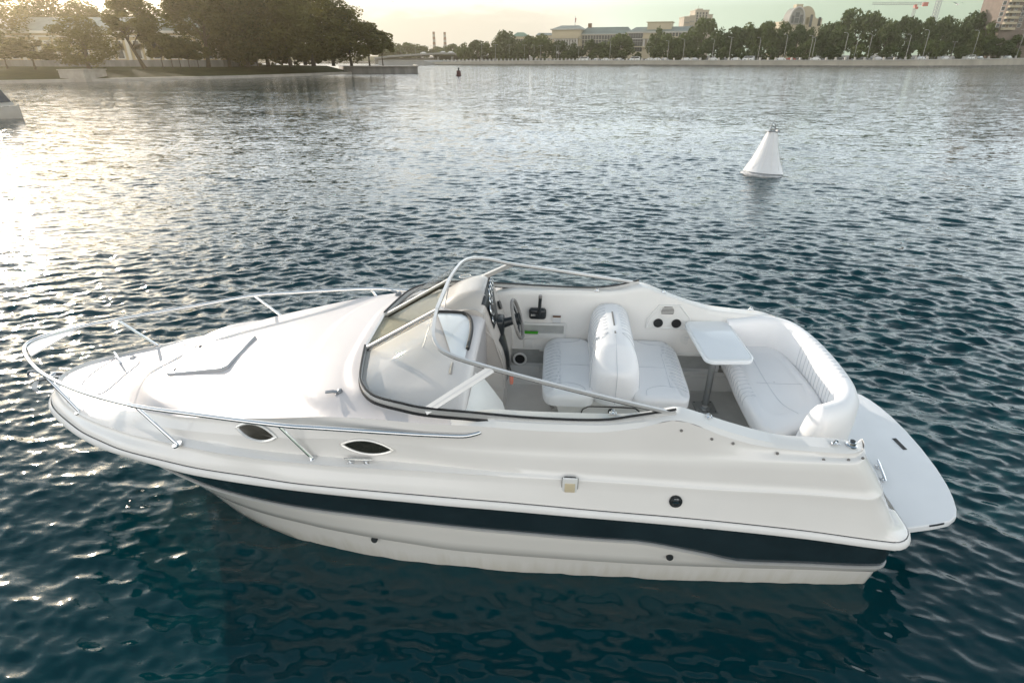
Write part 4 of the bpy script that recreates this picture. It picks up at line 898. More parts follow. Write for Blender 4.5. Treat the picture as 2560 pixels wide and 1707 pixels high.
# landing stage set in the bank
c0,c1=onwater(140,206.5),onwater(247,204)
g=MB(); g.box(((c0.x+c1.x)/2,(c0.y+c1.y)/2+2,.75),(abs(c1.x-c0.x),6,2.1)); g.box(((c0.x+c1.x)/2,(c0.y+c1.y)/2+2,1.86),(abs(c1.x-c0.x)+.3,6.2,.14))
tag(g.build('landing_stage',M['stone'],smooth=False),'pale stone landing stage in the bank below the pale palace','landing stage')
def gz(p,s): return 1.9
I=lambda px,Y,top: (Vector((at(px,170,Y).x,Y,1.85)),at(px,top,Y).z-1.85)
isl=[ # px, distance, px of top, radius, kind, label
(20,152,-18,8.5,'linden1','tall hazy linden behind the palace roof at the left picture edge'),
(150,168,-8,8,'linden2','hazy linden rising over the left half of the palace roof'),
(245,172,4,7,'linden0','hazy linden over the palace roof, left of the roof gable'),
(345,176,2,6.5,'linden3','hazy round linden just behind the right end of the palace roof'),
(88,112,98,4.2,'young0','low broad tree in the strongest haze in front of the palace'),
(18,118,80,3.2,'young1','slim hazy tree at the far left in front of the palace'),
(222,114,42,5.2,'linden2','hazy linden left of the leaning tree in front of the palace'),
(362,120,-12,4.4,'lean','leaning tree with a bare slanting trunk in front of the palace'),
(522,132,-30,6.4,'tall0','tall golden-edged linden with a bare lower trunk, first of the dark grove from the left'),
(575,146,-45,6.6,'linden1','tall dark linden at the right corner of the palace'),
(622,138,-50,6.6,'linden2','tall dark linden, third trunk of the grove from the left'),
(672,150,-40,7.6,'linden3','tall dark linden in the left middle of the grove'),
(728,143,-45,7.0,'linden0','tall dark linden in the middle of the grove'),
(785,150,-38,7.2,'linden1','tall dark linden in the right middle of the grove, sky gaps in its crown'),
(835,158,-15,6.6,'linden2','dark linden whose crown dips to the right edge of the picture top'),
(880,160,18,5.8,'linden3','dark linden on the sloping right shoulder of the grove'),
(925,163,58,4.6,'young0','small airy tree at the right end of the grove above the quay'),
(958,168,78,3.4,'young1','last small tree of the grove, nearest the quay tip'),
(640,172,-30,8,'linden0','dark linden in the back row behind the third trunk of the grove'),
(765,178,-20,8,'linden3','dark linden in the back row left of the sky gaps'),
(600,185,-10,7,'linden3','dark linden in the back row at the palace corner'),
]
for px,Y,top,rc,k,lab in isl:
    p,h=I(px,Y,top); tree(k,p,h,rc,lab,'lindens on the island',name='linden_tree',rz=(0 if k=='lean' else None))
for i,(px,lab) in enumerate(((408,'first'),(432,'second'),(452,'third'),(474,'fourth'),(497,'fifth'))):
    p,h=I(px,119+i*1.5,84+i*5); tree('young%d'%(i%2),p,h,2.3,lab+' from the left of five young clipped trees on thin trunks by the palace','young trees before the palace',name='young_tree')
for i,(px,lab) in enumerate(((600,'leftmost'),(645,'second'),(690,'third'),(738,'fourth'),(790,'rightmost'))):
    p,h=I(px,158+i*3,152); tree('bush',p,3.2,3.4,lab+' of five dark bushes under the trunks of the island grove','bushes under the grove',name='bush',cat='bush')
# the pale palace among the trees
M['pal']=mat('palace_plaster',(.46,.37,.22),.8,var=.08,scale=.3)
M['trim']=mat('white_plaster',(.62,.58,.5),.8,var=.06,scale=.5)
M['roofm']=mat('green_grey_roof',(.20,.23,.20),.5,var=.15,scale=.3,stretch=(3,1,1))
M['win']=mat('window_glass',(.03,.035,.04),.08,coat=.3)
pal=empty('palace'); PY=150.; xl=at(-260,150,PY).x; xr=at(556,150,PY).x; zb=1.9; ze=at(400,82,PY).z; zr=at(400,44,PY+10).z
pal.location=(0,PY,0)
tag(pal,'pale yellow two storey palace with white pilasters behind the hazy trees on the left','palace')
g=MB(); g.box(((xl+xr)/2,10,(zb+ze)/2-.5),(xr-xl,20,ze-zb+1)); g.box(((xl+xr)/2,9.9,zb+.5),(xr-xl+.5,20.4,1.6),1); g.build('wall',[M['pal'],M['quay']],pal,smooth=False)
g=MB(); g.box(((xl+xr)/2,10,ze+.1),(xr-xl+1.6,21.6,.5)); g.box(((xl+xr)/2,10,ze-.75),(xr-xl+.5,20.5,.35)); g.build('cornice',M['trim'],pal,smooth=False)
g=MB(); x0,x1=xl-.6,xr+.6; g.add([(x0,-.6,ze+.35),(x1,-.6,ze+.35),(x1,20.6,ze+.35),(x0,20.6,ze+.35),(x0+8,10,zr),(x1-8,10,zr)],[(0,1,5,4),(1,2,5),(2,3,4,5),(3,0,4)]); 
xg=at(415,40,PY).x; g.add([(xg-2.6,1,ze+.4),(xg+2.6,1,ze+.4),(xg,1,zr+.5),(xg-2.6,9,zr-.6),(xg+2.6,9,zr-.6),(xg,9,zr+.5)],[(0,1,2),(0,2,5,3),(1,4,5,2)]); g.build('roof',M['roofm'],pal,smooth=False)
nb=int((xr-xl)/4.1); wz=[(zb+3.1,2.9),(ze-2.6,1.7)]
wm=[None,None]; pm=None
for i in range(nb+1):
    x=xr-.6-i*4.1
    if x<xl: break
    g=MB(); g.box((x,-.12,(zb+1.3+ze-.9)/2),(.75,.3,ze-.9-zb-1.3)); g.build('pilaster',M['trim'],pal,smooth=False)
    for (z,hh) in wz:
        g=MB(); g.box((x-2.05,-.06,z),(1.9,.16,hh+.4)); f=g.build('window_frame',M['trim'],pal,smooth=False)
        g=MB(); g.box((x-2.05,-.13,z),(1.25,.06,hh)); g.build('pane',M['win'],f,smooth=False)
# moored boat cut by the left picture edge
mb_=empty('moored_boat'); mp=onwater(30,296); mb_.location=(mp.x-1.7,mp.y,0); mb_.rotation_euler=(0,0,R(-4)); tag(mb_,'pale cabin boat cut off by the left picture edge in the sun glare','boat')
M['pw']=mat('worn_white_paint',(.36,.34,.30),.4,var=.1,scale=1)
g=MB(); st_=[(-6,1.2),(-4,1.35),(-1,1.3),(.8,.85),(2.0,.35),(2.9,0.02)]
rows=[[(x,-y*.85,-.1) for x,y in st_],[(x,-y,.75+.02*max(0,x)**2) for x,y in st_],[(x,-y*.93,.80+.02*max(0,x)**2) for x,y in st_],[(x,y*.93,.80+.02*max(0,x)**2) for x,y in st_],[(x,y,.75+.02*max(0,x)**2) for x,y in st_],[(x,y*.85,-.1) for x,y in st_]]
g.grid(rows); g.build('hull',M['pw'],mb_,angle=40)
g=MB(); cabp=[(-4,.8),(-4,2.3),(1.0,2.35),(1.75,.9)]
g.grid([[(x,-.95 if z<1 else -.8,z) for x,z in cabp],[(x,.95 if z<1 else .8,z) for x,z in cabp]]); 
for s in (-1,1): g.add([(x,s*(.95 if z<1 else .8),z) for x,z in cabp],[(0,1,2,3)])
cb=g.build('cabin',M['pw'],mb_,smooth=False)
g=MB(); g.add([(1.08,-.72,2.2),(1.08,.72,2.2),(1.62,.8,1.15),(1.62,-.8,1.15)],[(0,1,2,3)]); g.add([(-3.4,-.83,2.1),(.85,-.83,2.1),(1.3,-.93,1.3),(-3.4,-.93,1.3)],[(0,1,2,3)])
o=g.build('cabin_window',M['win'],mb_,smooth=False)
for v in o.data.vertices: v.co.x+=.05 if v.co.x>1.05 and abs(v.co.y)<.82 else 0; v.co.y-=.02 if v.co.y<-.8 else 0; v.co.z+=.02
mb_.scale=(.9,.9,.85)
# red channel buoy
bp0=onwater(1147,189.5); rb_=empty('channel_buoy',(bp0.x,bp0.y,0)); tag(rb_,'small dark red channel buoy floating far off beyond the island quay','buoy')
k=bp0.y*1.0/1450*.93
g=MB(); g.lathe([(0,-.3),(.66,-.2),(.66,.15),(.5,.2),(.5,.85),(.42,1.0),(0,1.0)],seg=18); g.build('buoy_body',mat('buoy_red',(.06,.012,.012),.5,var=.3,scale=2),rb_)
g=MB(); g.lathe([(.16,1.0),(.16,1.32),(.24,1.34),(.2,1.55),(0,1.6)],seg=12); g.build('buoy_top',M['black'],rb_); rb_.scale=(1.0,1.0,1.05)
# white conical buoy
wp=onwater(1909,436); wb_=empty('cone_buoy',(wp.x,wp.y+.1,-.05)); wb_.rotation_euler=(R(-3),R(4.),0); tag(wb_,'large white conical buoy with a ring on top floating behind the motorboat','buoy')
M['bw']=mat('buoy_white_paint',(.72,.72,.72),.4,var=.06,scale=2,bump=.05,bscale=8)
g=MB(); seg=8
def oct(r,z,sg=24): return [(r*math.cos(2*math.pi*k/sg),r*math.sin(2*math.pi*k/sg),z) for k in range(sg)]
g.grid([oct(.60,.11),oct(.585,.13),oct(.40,.52),oct(.255,.92),oct(.15,1.30),oct(.13,1.33),oct(.001,1.335)],closed=True); cone=g.build('buoy_cone',M['bw'],wb_,angle=40)
g=MB(); g.grid([oct(.50,-.25),oct(.66,-.04),oct(.67,.03),oct(.63,.06),oct(.5,.06)],closed=True); fl_=g.build('float_collar',[mat('buoy_collar',(.50,.50,.50),.6,var=.35,scale=4,bump=.2,bscale=12)],wb_,angle=40)
g=MB(); g.grid([oct(.565,.05),oct(.565,.155)],closed=True); g.build('collar_gap',M['galv'],wb_)
g=MB()
for k in range(12):
    a=2*math.pi*k/12; g.strip([(.575*math.cos(a),.575*math.sin(a),.13),(.155*math.cos(a),.155*math.sin(a),1.30)],.010,.006,up=(math.cos(a),math.sin(a),.35))
g.build('cone_seams',M['rub'],cone)
g=MB(); g.rbox((0,0,1.345),(.36,.30,.02),.005); g.ring((0,0,1.42),(0,1,.2),.065,.013,20); g.tube([(-.07,0,1.35),(-.075,0,1.50),(-.02,0,1.60),(.0,0,1.64)],.012,8); g.tube([(.07,0,1.35),(.075,0,1.48),(.02,0,1.60)],.012,8); g.box((.16,0,1.38),(.05,.2,.05)); g.build('lifting_ring',M['galv'],wb_)
wb_.scale=(1.13,1.13,1.09)
# ---------------------------------------------------------------- the far embankment
M['gran']=mat('embankment_granite',(.42,.385,.32),.8,var=.18,scale=.12,bump=.3,bscale=.6,stretch=(1,1,.5))
M['coping']=mat('granite_coping',(.46,.44,.40),.8,var=.1,scale=.3)
M['road']=mat('asphalt',(.05,.05,.05),.9,var=.15,scale=.3)
M['cream2']=mat('cream_stone',(.45,.385,.27),.8,var=.10,scale=.05)
M['greyroof']=mat('grey_green_roof',(.17,.20,.18),.6,var=.15,scale=.1)
M['concrete']=mat('concrete',(.26,.25,.23),.8,var=.12,scale=.2)
M['pole']=mat('lamp_post_grey',(.30,.30,.29),.5,.3)
M['steelw']=mat('crane_steel',(.42,.43,.43),.5,.2)
M['cranered']=mat('crane_red',(.42,.04,.03),.5)
M['carwhite']=mat('car_white',(.72,.72,.70),.2,coat=.5); M['carsilver']=mat('car_silver',(.42,.43,.44),.25,.4,coat=.5); M['cardark']=mat('car_dark',(.03,.032,.035),.2,coat=.5); M['carred']=mat('car_red',(.28,.03,.02),.25,coat=.5)
wl_=[(1040,163.5,156),(1105,163.5,154),(1300,163,152),(1500,164,151.3),(1700,165,150.8),(1900,166.5,150.5),(2100,167.5,150.2),(2300,168,149.3),(2450,167,147.5),(2560,165.7,145.6),(2800,164,143.5)]
WP=[onwater(a,b) for a,b,c in wl_]; WT=[at(a,c,p.y).z for (a,b,c),p in zip(wl_,WP)]
pxs=[a for a,b,c in wl_]
def wally(px): return float(np.interp(px,pxs,[p.y for p in WP]))
def wallz(px): return float(np.interp(px,pxs,WT))
def wallp(px): 
    Y=wally(px); return Vector((at(px,152,Y).x,Y,wallz(px)))
ew=empty('embankment_wall',(0,0,0)); tag(ew,'long granite embankment wall with short posts along the far river bank','wall')
fine=[1040+k*10 for k in range(177)]
P=[wallp(x) for x in fine]
g=MB(); g.grid([[(p.x,p.y,-.4) for p in P],[(p.x,p.y+.1,p.z-.35) for p in P]]); g.grid([[(p.x,p.y-.12,p.z-.35) for p in P],[(p.x,p.y-.12,p.z) for p in P],[(p.x,p.y+.6,p.z) for p in P],[(p.x,p.y+.6,p.z-.9) for p in P]],1); g.build('wall',[M['gran'],M['coping']],ew,smooth=False)
g=MB(); g.strip([(p.x,p.y-.02,.28) for p in P],.25,.5); g.build('wall_plinth',M['quay'],ew,smooth=False)
g=MB(); g.box((0,0,.5),(.7,.7,1.0)); g.box((0,0,1.03),(.8,.8,.06)); g.box((0,0,.08),(.85,.85,.16))
pm0=g.build('post',M['coping'],ew,smooth=False); first=True
postx=[1110+k*9.5 for k in range(38)]+[1475,1493,1511,1529,1548,1567,1586,1605,1624,1643,1664,1685,1707,1729,1751,1774,1797,1822,1846,1871,1900,1920,1939,1979,2000,2066,2089,2113,2137,2161,2184,2210,2236,2263,2290,2318,2348,2376,2407,2439,2470,2503,2537]
for x in postx:
    o=pm0 if first else pm0.copy()
    if not first: COL.objects.link(o); o.parent=ew
    first=False; o.location=wallp(x)+Vector((0,.25,-.02))
# ground behind the wall
g=MB(); rr_=[]
for d,dz in ((.5,-.55),(14,-.5),(60,.2),(640,4)): rr_.append([(p.x*(1+d/max(p.y,1)),p.y+d,p.z+dz if d<800 else 6) for p in P])
g.grid(rr_); o=g.build('embankment_road',M['road'],smooth=True); tag(o,'asphalt road along the embankment',kind='structure')
# far land closing the river
g=MB(); a=[at(930,150,470),at(1120,150,470)]
g.grid([[(-1300,640,1.5),(-200,470,1.5),(at(1200,150,470).x,470,1.5)],[(-1300,1150,6),(-200,1150,6),(600,1150,6)]]); tag(g.build('far_bank',M['grass']),'distant low land beyond the river',kind='structure')
# quay on the far side below the bridge
g=MB(); c0=onwater(945,163.5); c1=onwater(1060,163.8); c2=onwater(1106,163.4)
z=at(1000,152,c0.y).z
g.add([(c0.x,c0.y,-.4),(c1.x,c1.y,-.4),(c2.x,c2.y,-.4),(c0.x,c0.y+2,z),(c1.x,c1.y+2,z),(c0.x,c0.y+60,z),(c2.x,c2.y+60,z)],[(0,1,4,3),(1,2,4),(3,4,6,5),(4,2,6)]); g.strip([(c0.x,c0.y+1.9,z+.1),(c1.x,c1.y+1.9,z+.1)],.6,.3,mi=1)
tag(g.build('ramp_quay',[M['concrete'],M['coping']],smooth=False),'low concrete quay with a ramp at its right end under the bridge','quay')
# the bridge
br_=empty('road_bridge'); tag(br_,'low grey road bridge with a gently arched deck beyond the quay','bridge'); BY=455.
dk_=[(940,146),(980,141),(1040,137),(1100,134),(1160,134.5),(1200,137),(1240,140.5),(1300,145)]
DP=[at(a,b,BY) for a,b in dk_]
g=MB(); g.strip([p+Vector((0,10,-.35)) for p in DP],32,.7); g.build('deck',M['concrete'],br_,smooth=False)
g=MB(); g.strip([p+Vector((0,-6.05,.22)) for p in DP],.15,.45); g.build('parapet',M['pole'],br_,smooth=False)
p0,p1=at(1085,150,BY+24),at(1310,150,BY+24); g=MB(); g.box(((p0.x+p1.x)/2,BY+24,2.2),(p1.x-p0.x,1,6)); g.build('underpass_shade',M['dark'],br_,smooth=False)  # black panel added to stand for the deep shade under the deck
for px in (1096,1131,1166,1203,1236):
    p=at(px,137,BY); g=MB(); g.box((p.x,BY,1.0),(1.1,10,p.z*1.0+1)); o=g.build('pier',M['concrete'],br_,smooth=False)
g=MB(); p0,p1=at(940,150,BY+5),at(1090,150,BY+5); zz_=at(1000,146,BY).z; g.box(((p0.x+p1.x)/2,BY+5,1.5),(p1.x-p0.x,8,4.2)); g.build('abutment',M['concrete'],br_,smooth=False)
# street lamps
def lampmesh(kind_):
    g=MB(); g.tube([(0,0,0),(0,0,.9)],[.14,.13],8); 
    if kind_=='s': g.tube(crom([(0,0,.9),(0,0,8.6),(.15,0,9.5),(.75,0,9.95),(1.5,0,10)],4),[.10]*5+[.085]*5+[.07]*7,7)
    else: g.tube([(0,0,.9),(0,0,9.9)],[.11,.07],7); g.tube([(-1.,0,9.7),(0,0,9.9),(1.,0,9.7)],.05,6)
    return g
ME={}
for k in 'sd':
    g=lampmesh(k); me=bpy.data.meshes.new('lamp_'+k); me.from_pydata(g.v,[],g.f); me.materials.append(M['pole']); g2=MB()
    for s in ((1,) if k=='s' else (-1,1)): g2.rbox((s*(1.75 if k=='s' else 1.15),0,9.98 if k=='s' else 9.68),(.75,.3,.16),.05)
    m2=bpy.data.meshes.new('head_'+k); m2.from_pydata([tuple(v) for v in g2.v],[],g2.f); m2.materials.append(M['coping']); ME[k]=(me,m2)
def lamp(px,top,k,lab,back=4.,left=True):
    Y=wally(px)+back; x=at(px,148,Y).x; zg=wallz(px)-.5; H=at(px,top,Y).z-zg
    e=empty('street_lamp',(x,Y,zg),math.pi if left and k=='s' else 0); e.scale=(H/10*.8 if k=='s' else H/10,1,H/10); tag(e,lab,'street lamp','street lamps along the embankment')
    link(bpy.data.objects.new('pole',ME[k][0]),e); link(bpy.data.objects.new('lamp_head',ME[k][1]),e)
for px,top,k,lab in (
(1205,110,'d','twin-armed lamp post at the right end of the bridge'),(1239,111,'d','twin-armed lamp post by the row of cone shrubs, nearest the bridge'),(1273,112,'d','twin-armed lamp post between the cone shrubs and the round tall tree'),(1311,112,'d','twin-armed lamp post left of the large columned building'),(1335,113,'s','single lamp post below the left end of the columned building'),(1351,113,'d','twin-armed lamp post at the left corner of the columned building'),(1391,114,'s','slim single lamp post in front of the left portico'),(1396,114.5,'d','twin-armed lamp post in front of the left portico'),(1446,116,'d','twin-armed lamp post at the right end of the left portico'),(1524,103,'s','tall single lamp post before the round tree in front of the columned building'),(1620,116,'d','twin-armed lamp post before the right portico'),
(1668,102,'s','tall single lamp post where the tree row starts, right of the right portico'),(1707,98,'s','tall single lamp post below the stepped tower block'),(1780,98,'s','tall single lamp post right of the stepped tower block'),(1822,92.5,'s','tall single lamp post midway between tower block and domed building'),(1894,94,'s','tall single lamp post left of the white van below the domed building'),(1959,86.5,'s','tall single lamp post below the left edge of the domed building'),(2022,89,'s','left one of two lamp posts standing close together below the domed building'),(2029,94,'s','right one of two lamp posts standing close together below the domed building'),(2107,82,'s','tall single lamp post before the tallest tree of the row'),(2134,88.5,'s','shorter single lamp post at the right half of the tallest tree'),(2167,85,'s','single lamp post at the right edge of the tallest tree'),(2263,86,'s','single lamp post below the horizontal crane'),(2305,75,'s','tall single lamp post left of the slanting crane mast'),(2376,104,'d','short twin-armed lamp post below the seagull'),(2428,76,'s','tall single lamp post left of the brick tower at the right'),(2539,74,'s','tall single lamp post nearest the right picture edge')): lamp(px,top,k,lab)
for px,top,lab in ((1001,118,'leftmost'),(1038,117,'second'),(1077,114,'third'),(1110,111,'fourth'),(1142,110,'fifth'),(1175,110,'rightmost')):
    p=at(px,138,BY); e=empty('street_lamp',(p.x,BY+3,p.z)); H=at(px,top,BY).z-p.z; e.scale=(H/10,1,H/10); tag(e,lab+' of the six twin-armed lamps along the bridge','street lamp','lamps on the bridge'); link(bpy.data.objects.new('pole',ME['d'][0]),e); link(bpy.data.objects.new('lamp_head',ME['d'][1]),e)
# cars
def carmesh(body,van=False):
    g=MB(); pr=[(-2.1,.35),(-2.15,.8),(-1.9,.95),(-1.35,1.0),(-.75,1.45),(.7,1.48),(1.45,1.0),(2.0,.9),(2.15,.6),(2.1,.35)] if not van else [(-2.5,.4),(-2.55,1.0),(-2.0,1.2),(-1.5,1.95),(2.4,2.0),(2.5,1.0),(2.5,.4)]
    rows=[[(x,y*(.92 if z>1.05 else 1),z) for x,z in pr] for y in (-.85,-.80,.80,.85)]; g.grid(rows,0)
    for y in (-.85,.85): g.add([(x,y*(.92 if z>1.05 else 1),z) for x,z in pr],[tuple(range(len(pr)))],0)
    w=[(-1.2,1.03),(-.72,1.38),(.66,1.40),(1.25,1.03)] if not van else [(-1.75,1.25),(-1.4,1.8),(2.2,1.85),(2.2,1.25)]
    for y in (-.80,.80): g.add([(x,y*1.005,z) for x,z in w],[(0,1,2,3)],1)
    for x in (-1.3,1.3):
        for y in (-.82,.82): g.disc((x,y-.06,.33),(0,1,0),.33,.14,12,2)
    me=bpy.data.meshes.new('car'); me.from_pydata([tuple(v) for v in g.v],[],g.f)
    for m_ in (M[body],M['win'],M['black']): me.materials.append(m_)
    me.polygons.foreach_set('material_index',g.m); return me
CM={(c,v):carmesh(c,v) for c in ('carwhite','carsilver','cardark','carred') for v in (False,True)}
def car(px,c,lab,van=False,back=7.):
    Y=wally(px)+back; p=wallp(px); o=bpy.data.objects.new('parked_van' if van else 'parked_car',CM[(c,van)]); link(o); x=at(px,150,Y).x
    t=(wallp(px+20)-p); o.location=(x,Y,p.z-.50); o.rotation_euler=(0,0,math.atan2(t.y,t.x)); o.scale=(1.1,1.1,1.1); tag(o,lab,'van' if van else 'car','cars along the embankment')
for a in ((1459,'carwhite','white van beside the first round tree before the columned building',True),(1492,'carsilver','silver car under the first round tree before the columned building'),(1514,'carwhite','white car at the foot of the tall lamp before the columned building'),(1548,'carsilver','grey car under the large round tree before the columned building'),(1587,'carwhite','white off-road car left of the right portico',True),(1625,'carwhite','white car before the right portico'),(1643,'carwhite','white car at the right corner of the columned building'),(1662,'carsilver','silver car by the lamp where the tree row starts'),(1716,'carwhite','white car below the stepped tower block'),(1737,'carsilver','silver car just right of the tower block lamp'),(1784,'carwhite','white car by the lamp right of the tower block'),(1840,'carwhite','white car just left of the white van in the middle of the wall'),(1871,'carwhite','white van below the trees left of the domed building',True),
(1952,'carwhite','white car by the lamp at the left edge of the domed building'),(1976,'carred','dark red car, the only red one on the embankment'),(1994,'cardark','dark car right of the red car'),(2038,'carwhite','white car just right of the two lamps standing together'),(2100,'cardark','dark car by the lamp before the tallest tree'),(2155,'cardark','black car right of the tallest tree'),(2193,'carsilver','silver car beside the small road sign'),(2223,'cardark','black car left of the horizontal crane mast'),(2300,'carwhite','white car by the tall lamp left of the slanting crane mast'),(2360,'carwhite','white car below the seagull'),(2422,'carwhite','white car touching the foot of the lamp left of the brick tower',True),(2446,'carsilver','silver car just right of the lamp left of the brick tower'),(2517,'carwhite','white car nearest the right picture edge')): car(*a)
for i,(px,c,lab) in enumerate(((1060,'carwhite','white car on the left half of the bridge'),(1108,'carsilver','silver car at the crown of the bridge'),(1128,'carwhite','white car just right of the bridge crown'),(1166,'carwhite','white car between the right two bridge lamps'),(1213,'carsilver','silver car at the right end of the bridge'))):
    p=at(px,float(np.interp(px,[a for a,b in dk_],[b for a,b in dk_])),BY); o=bpy.data.objects.new('parked_car',CM[(c,False)]); link(o); o.location=(p.x,BY-3,p.z); o.scale=(.95,.95,.95); tag(o,lab,'car','cars on the bridge')
p=wallp(2190); sg=empty('road_sign',(p.x,p.y+2,p.z-.4)); tag(sg,'small grey double road sign on the wall below the tree row','sign')
g=MB(); g.tube([(0,0,0),(0,0,2.2)],.06,6); g.build('post',M['pole'],sg); g=MB(); g.box((-.25,-.08,2.2),(.45,.05,1.2)); g.box((.35,-.08,2.35),(.45,.05,1.2)); g.build('panel',M['coping'],sg,smooth=False)
# ---------------------------------------------------------------- trees and buildings behind the embankment
def bt_(px,top,w,k,back,lab,group='trees along the embankment',name='tree'):
    Y=wally(px)+back; zg=wallz(px)-.4; x=at(px,148,Y).x; H=at(px,top,Y).z-zg; Rc=w/2*Y*1.0/1450*.95
    return tree(k,(x,Y,zg),H,max(Rc,1.),lab,group,name=name)
B_=lambda i:'bank%d'%(i%4)
rows_=[
(1160,108,34,40,'small round tree right of the chimneys beyond the bridge'),(1195,103,44,44,'rounded tree at the right end of the bridge'),(1228,101,40,40,'rounded tree left of the tall round crown near the cone shrubs'),(1263,79,54,46,'tall round crown left of the columned building'),(1300,100,44,36,'lower tree between the tall round crown and the columned building'),(1322,92,48,30,'tree in front of the small green roof'),(1352,86,52,28,'tree at the left corner of the columned building'),
(1397,103,40,24,'yellowish tree before the left portico'),(1437,108,36,24,'tree before the right part of the left portico'),(1476,102,36,22,'small round tree before the middle wing of the columned building'),(1520,100,50,26,'left part of the dense tree group before the middle wing'),(1548,86,52,26,'tall round tree before the middle wing of the columned building'),
(1637,70,38,36,'narrow pointed tree right of the right portico'),(1662,88,50,30,'dense tree at the right end of the columned building'),(1700,84,50,40,'tree at the left foot of the stepped tower block'),(1748,49,66,60,'tall spreading tree in front of the stepped tower block'),(1790,72,52,38,'tree right of the stepped tower block'),(1826,71,48,40,'tree midway between tower block and domed building'),(1864,58,56,44,'tree behind the white van'),(1905,58,58,42,'tree left of the domed building'),(1945,54,54,48,'tree touching the left edge of the domed building'),(1985,66,46,34,'tree under the left part of the domed building'),(2030,63,48,36,'tree under the right part of the domed building'),(2068,58,52,46,'tree between the domed building and the tallest tree'),
(2125,21,96,56,'tallest broad tree of the embankment row'),(2092,70,50,30,'tree in front of the left half of the tallest tree'),(2202,47,60,42,'tree right of the tallest tree below the crane jib'),(2245,45,58,46,'tree left of the horizontal crane mast'),(2293,43,58,44,'tree at the foot of the horizontal crane mast'),(2340,46,56,44,'tree at the foot of the slanting crane mast'),(2375,50,50,40,'tree below the seagull'),(2408,32,52,50,'yellowish pointed tree right of the seagull'),(2446,57,54,36,'tree at the left foot of the brick tower'),
(2510,48,70,30,'tree in front of the lower brick tower'),(2552,18,84,34,'tall tree hiding the brick tower at the right picture edge'),(2600,40,80,30,'tree cut off by the right picture edge')]
for i,(px,top,w,back,lab) in enumerate(rows_): bt_(px,top,w*1.12,('spread%d'%(i%2)) if w>56 else B_(i),back,lab)
lowr=[(1413,128,24,'low shrub tree right of the yellowish tree'),(1490,125,26,'low tree beside the small round tree'),(1508,120,28,'low round tree at the front of the dense group'),(1592,132,20,'small tree left of the right portico foot'),(1646,118,34,'low tree right of the right portico'),(1690,125,30,'low tree below the stepped tower block'),(1720,122,32,'low tree right of the tower block lamp'),(1755,120,34,'low tree below the tall spreading tree'),(1808,118,34,'low tree at the lamp midway'),(1850,122,30,'low tree left of the white van'),(1885,115,34,'low bright tree by the lamp right of the white van'),(1925,120,34,'low tree left of the domed building lamp'),(1985,118,30,'low tree above the red car'),(2012,100,34,'light green tree above the two lamps'),(2075,118,38,'low bright tree left of the tallest tree lamp'),(2150,112,40,'low tree at the right half of the tallest tree'),(2218,117,34,'low bright tree left of the black car'),(2268,105,44,'light low tree below the horizontal crane'),(2325,100,44,'low tree right of the tall lamp'),(2395,115,40,'small bright tree beside the short twin lamp'),(2480,95,50,'low tree left of the right edge lamp'),(2535,90,50,'low dense tree behind the right edge lamp')]
for i,(px,top,w,lab) in enumerate(lowr): bt_(px,top,w*1.1,'low%d'%(i%2),13,lab)
for i,px in enumerate((1247,1259,1271,1284,1295,1310,1335,1347,1361,1385)):
    bt_(px,133.5 if i not in (5,) else 131,8.5,'cone',4,'dark clipped cone shrub standing on the embankment terrace','cone shrubs on the terrace',name='cone_shrub')['category']='shrub'
for i,(px,top,w,Y,lab) in enumerate(((985,108,46,520,'distant tree at the left end of the bridge'),(1020,109,44,540,'distant tree behind the left bridge lamps'),(1052,112,40,560,'distant low tree left of the chimneys'),(1095,118,30,560,'distant low tree under the chimneys'),(1118,117,34,540,'distant low tree right of the chimneys'),(1135,112,30,520,'distant tree at the bridge crown'),(960,112,50,500,'distant tree half hidden by the island quay'))):
    p=at(px,148,Y); h=at(px,top,Y).z-2; tree(B_(i),(p.x,Y,2),h,w/2*Y/1450*1.25,lab,'distant trees behind the bridge')
# chimneys
for px,top,lab in ((1087,80,'left one of two red and white banded chimneys beyond the bridge'),(1114,81,'right one of two red and white banded chimneys beyond the bridge')):
    Y=900.; p=at(px,140,Y); H=at(px,top,Y).z; e=empty('chimney',(p.x,Y,0)); tag(e,lab,'chimney','factory chimneys'); 
    for k in range(8):
        g=MB(); r=2.4-.1*k; z0=H*.30+k*H*.7/8 if k else 0; z1=H*.30+(k+1)*H*.7/8; g.lathe([(r,z0),(r-.1,z1)]+([(0,z1)] if k==7 else []),seg=14); g.build('chimney_band',M['concrete'] if k%2==0 else bpy.data.materials.get('chimney_red') or mat('chimney_red',(.16,.06,.045),.8),e)
# helper for buildings: facade turned to the river
def bld(name,label,cat,px0,px1,Y0,Y1=None):
    Y1=Y1 or Y0; a=at(px0,148,Y0); b=at(px1,148,Y1); d=Vector((b.x-a.x,b.y-a.y,0)); e=empty(name,(a.x,a.y,0),math.atan2(d.y,d.x)); tag(e,label,cat); return e,d.length
def wins(par,x0,x1,nx,zs,w,h,y=-.05,m='win',fr=.25):
    fm_=MB(); fm_.box((0,y,0),(w+fr,.12,h+fr)); pm_=MB(); pm_.box((0,y-.07,0),(w,.06,h)); f0=None
    for z in zs:
        for i in range(nx):
            x=x0+(x1-x0)*(i+.5)/nx
            if f0 is None:
                f=fm_.build('window',M['concrete'],par,smooth=False); q=pm_.build('pane',M[m],f,smooth=False); f0,q0=f,q
            else:
                f=f0.copy(); COL.objects.link(f); f.parent=par; q=q0.copy(); COL.objects.link(q); q.parent=f
            f.location=(x,0,z)
zt_=lambda px,py,Y:at(px,py,Y).z
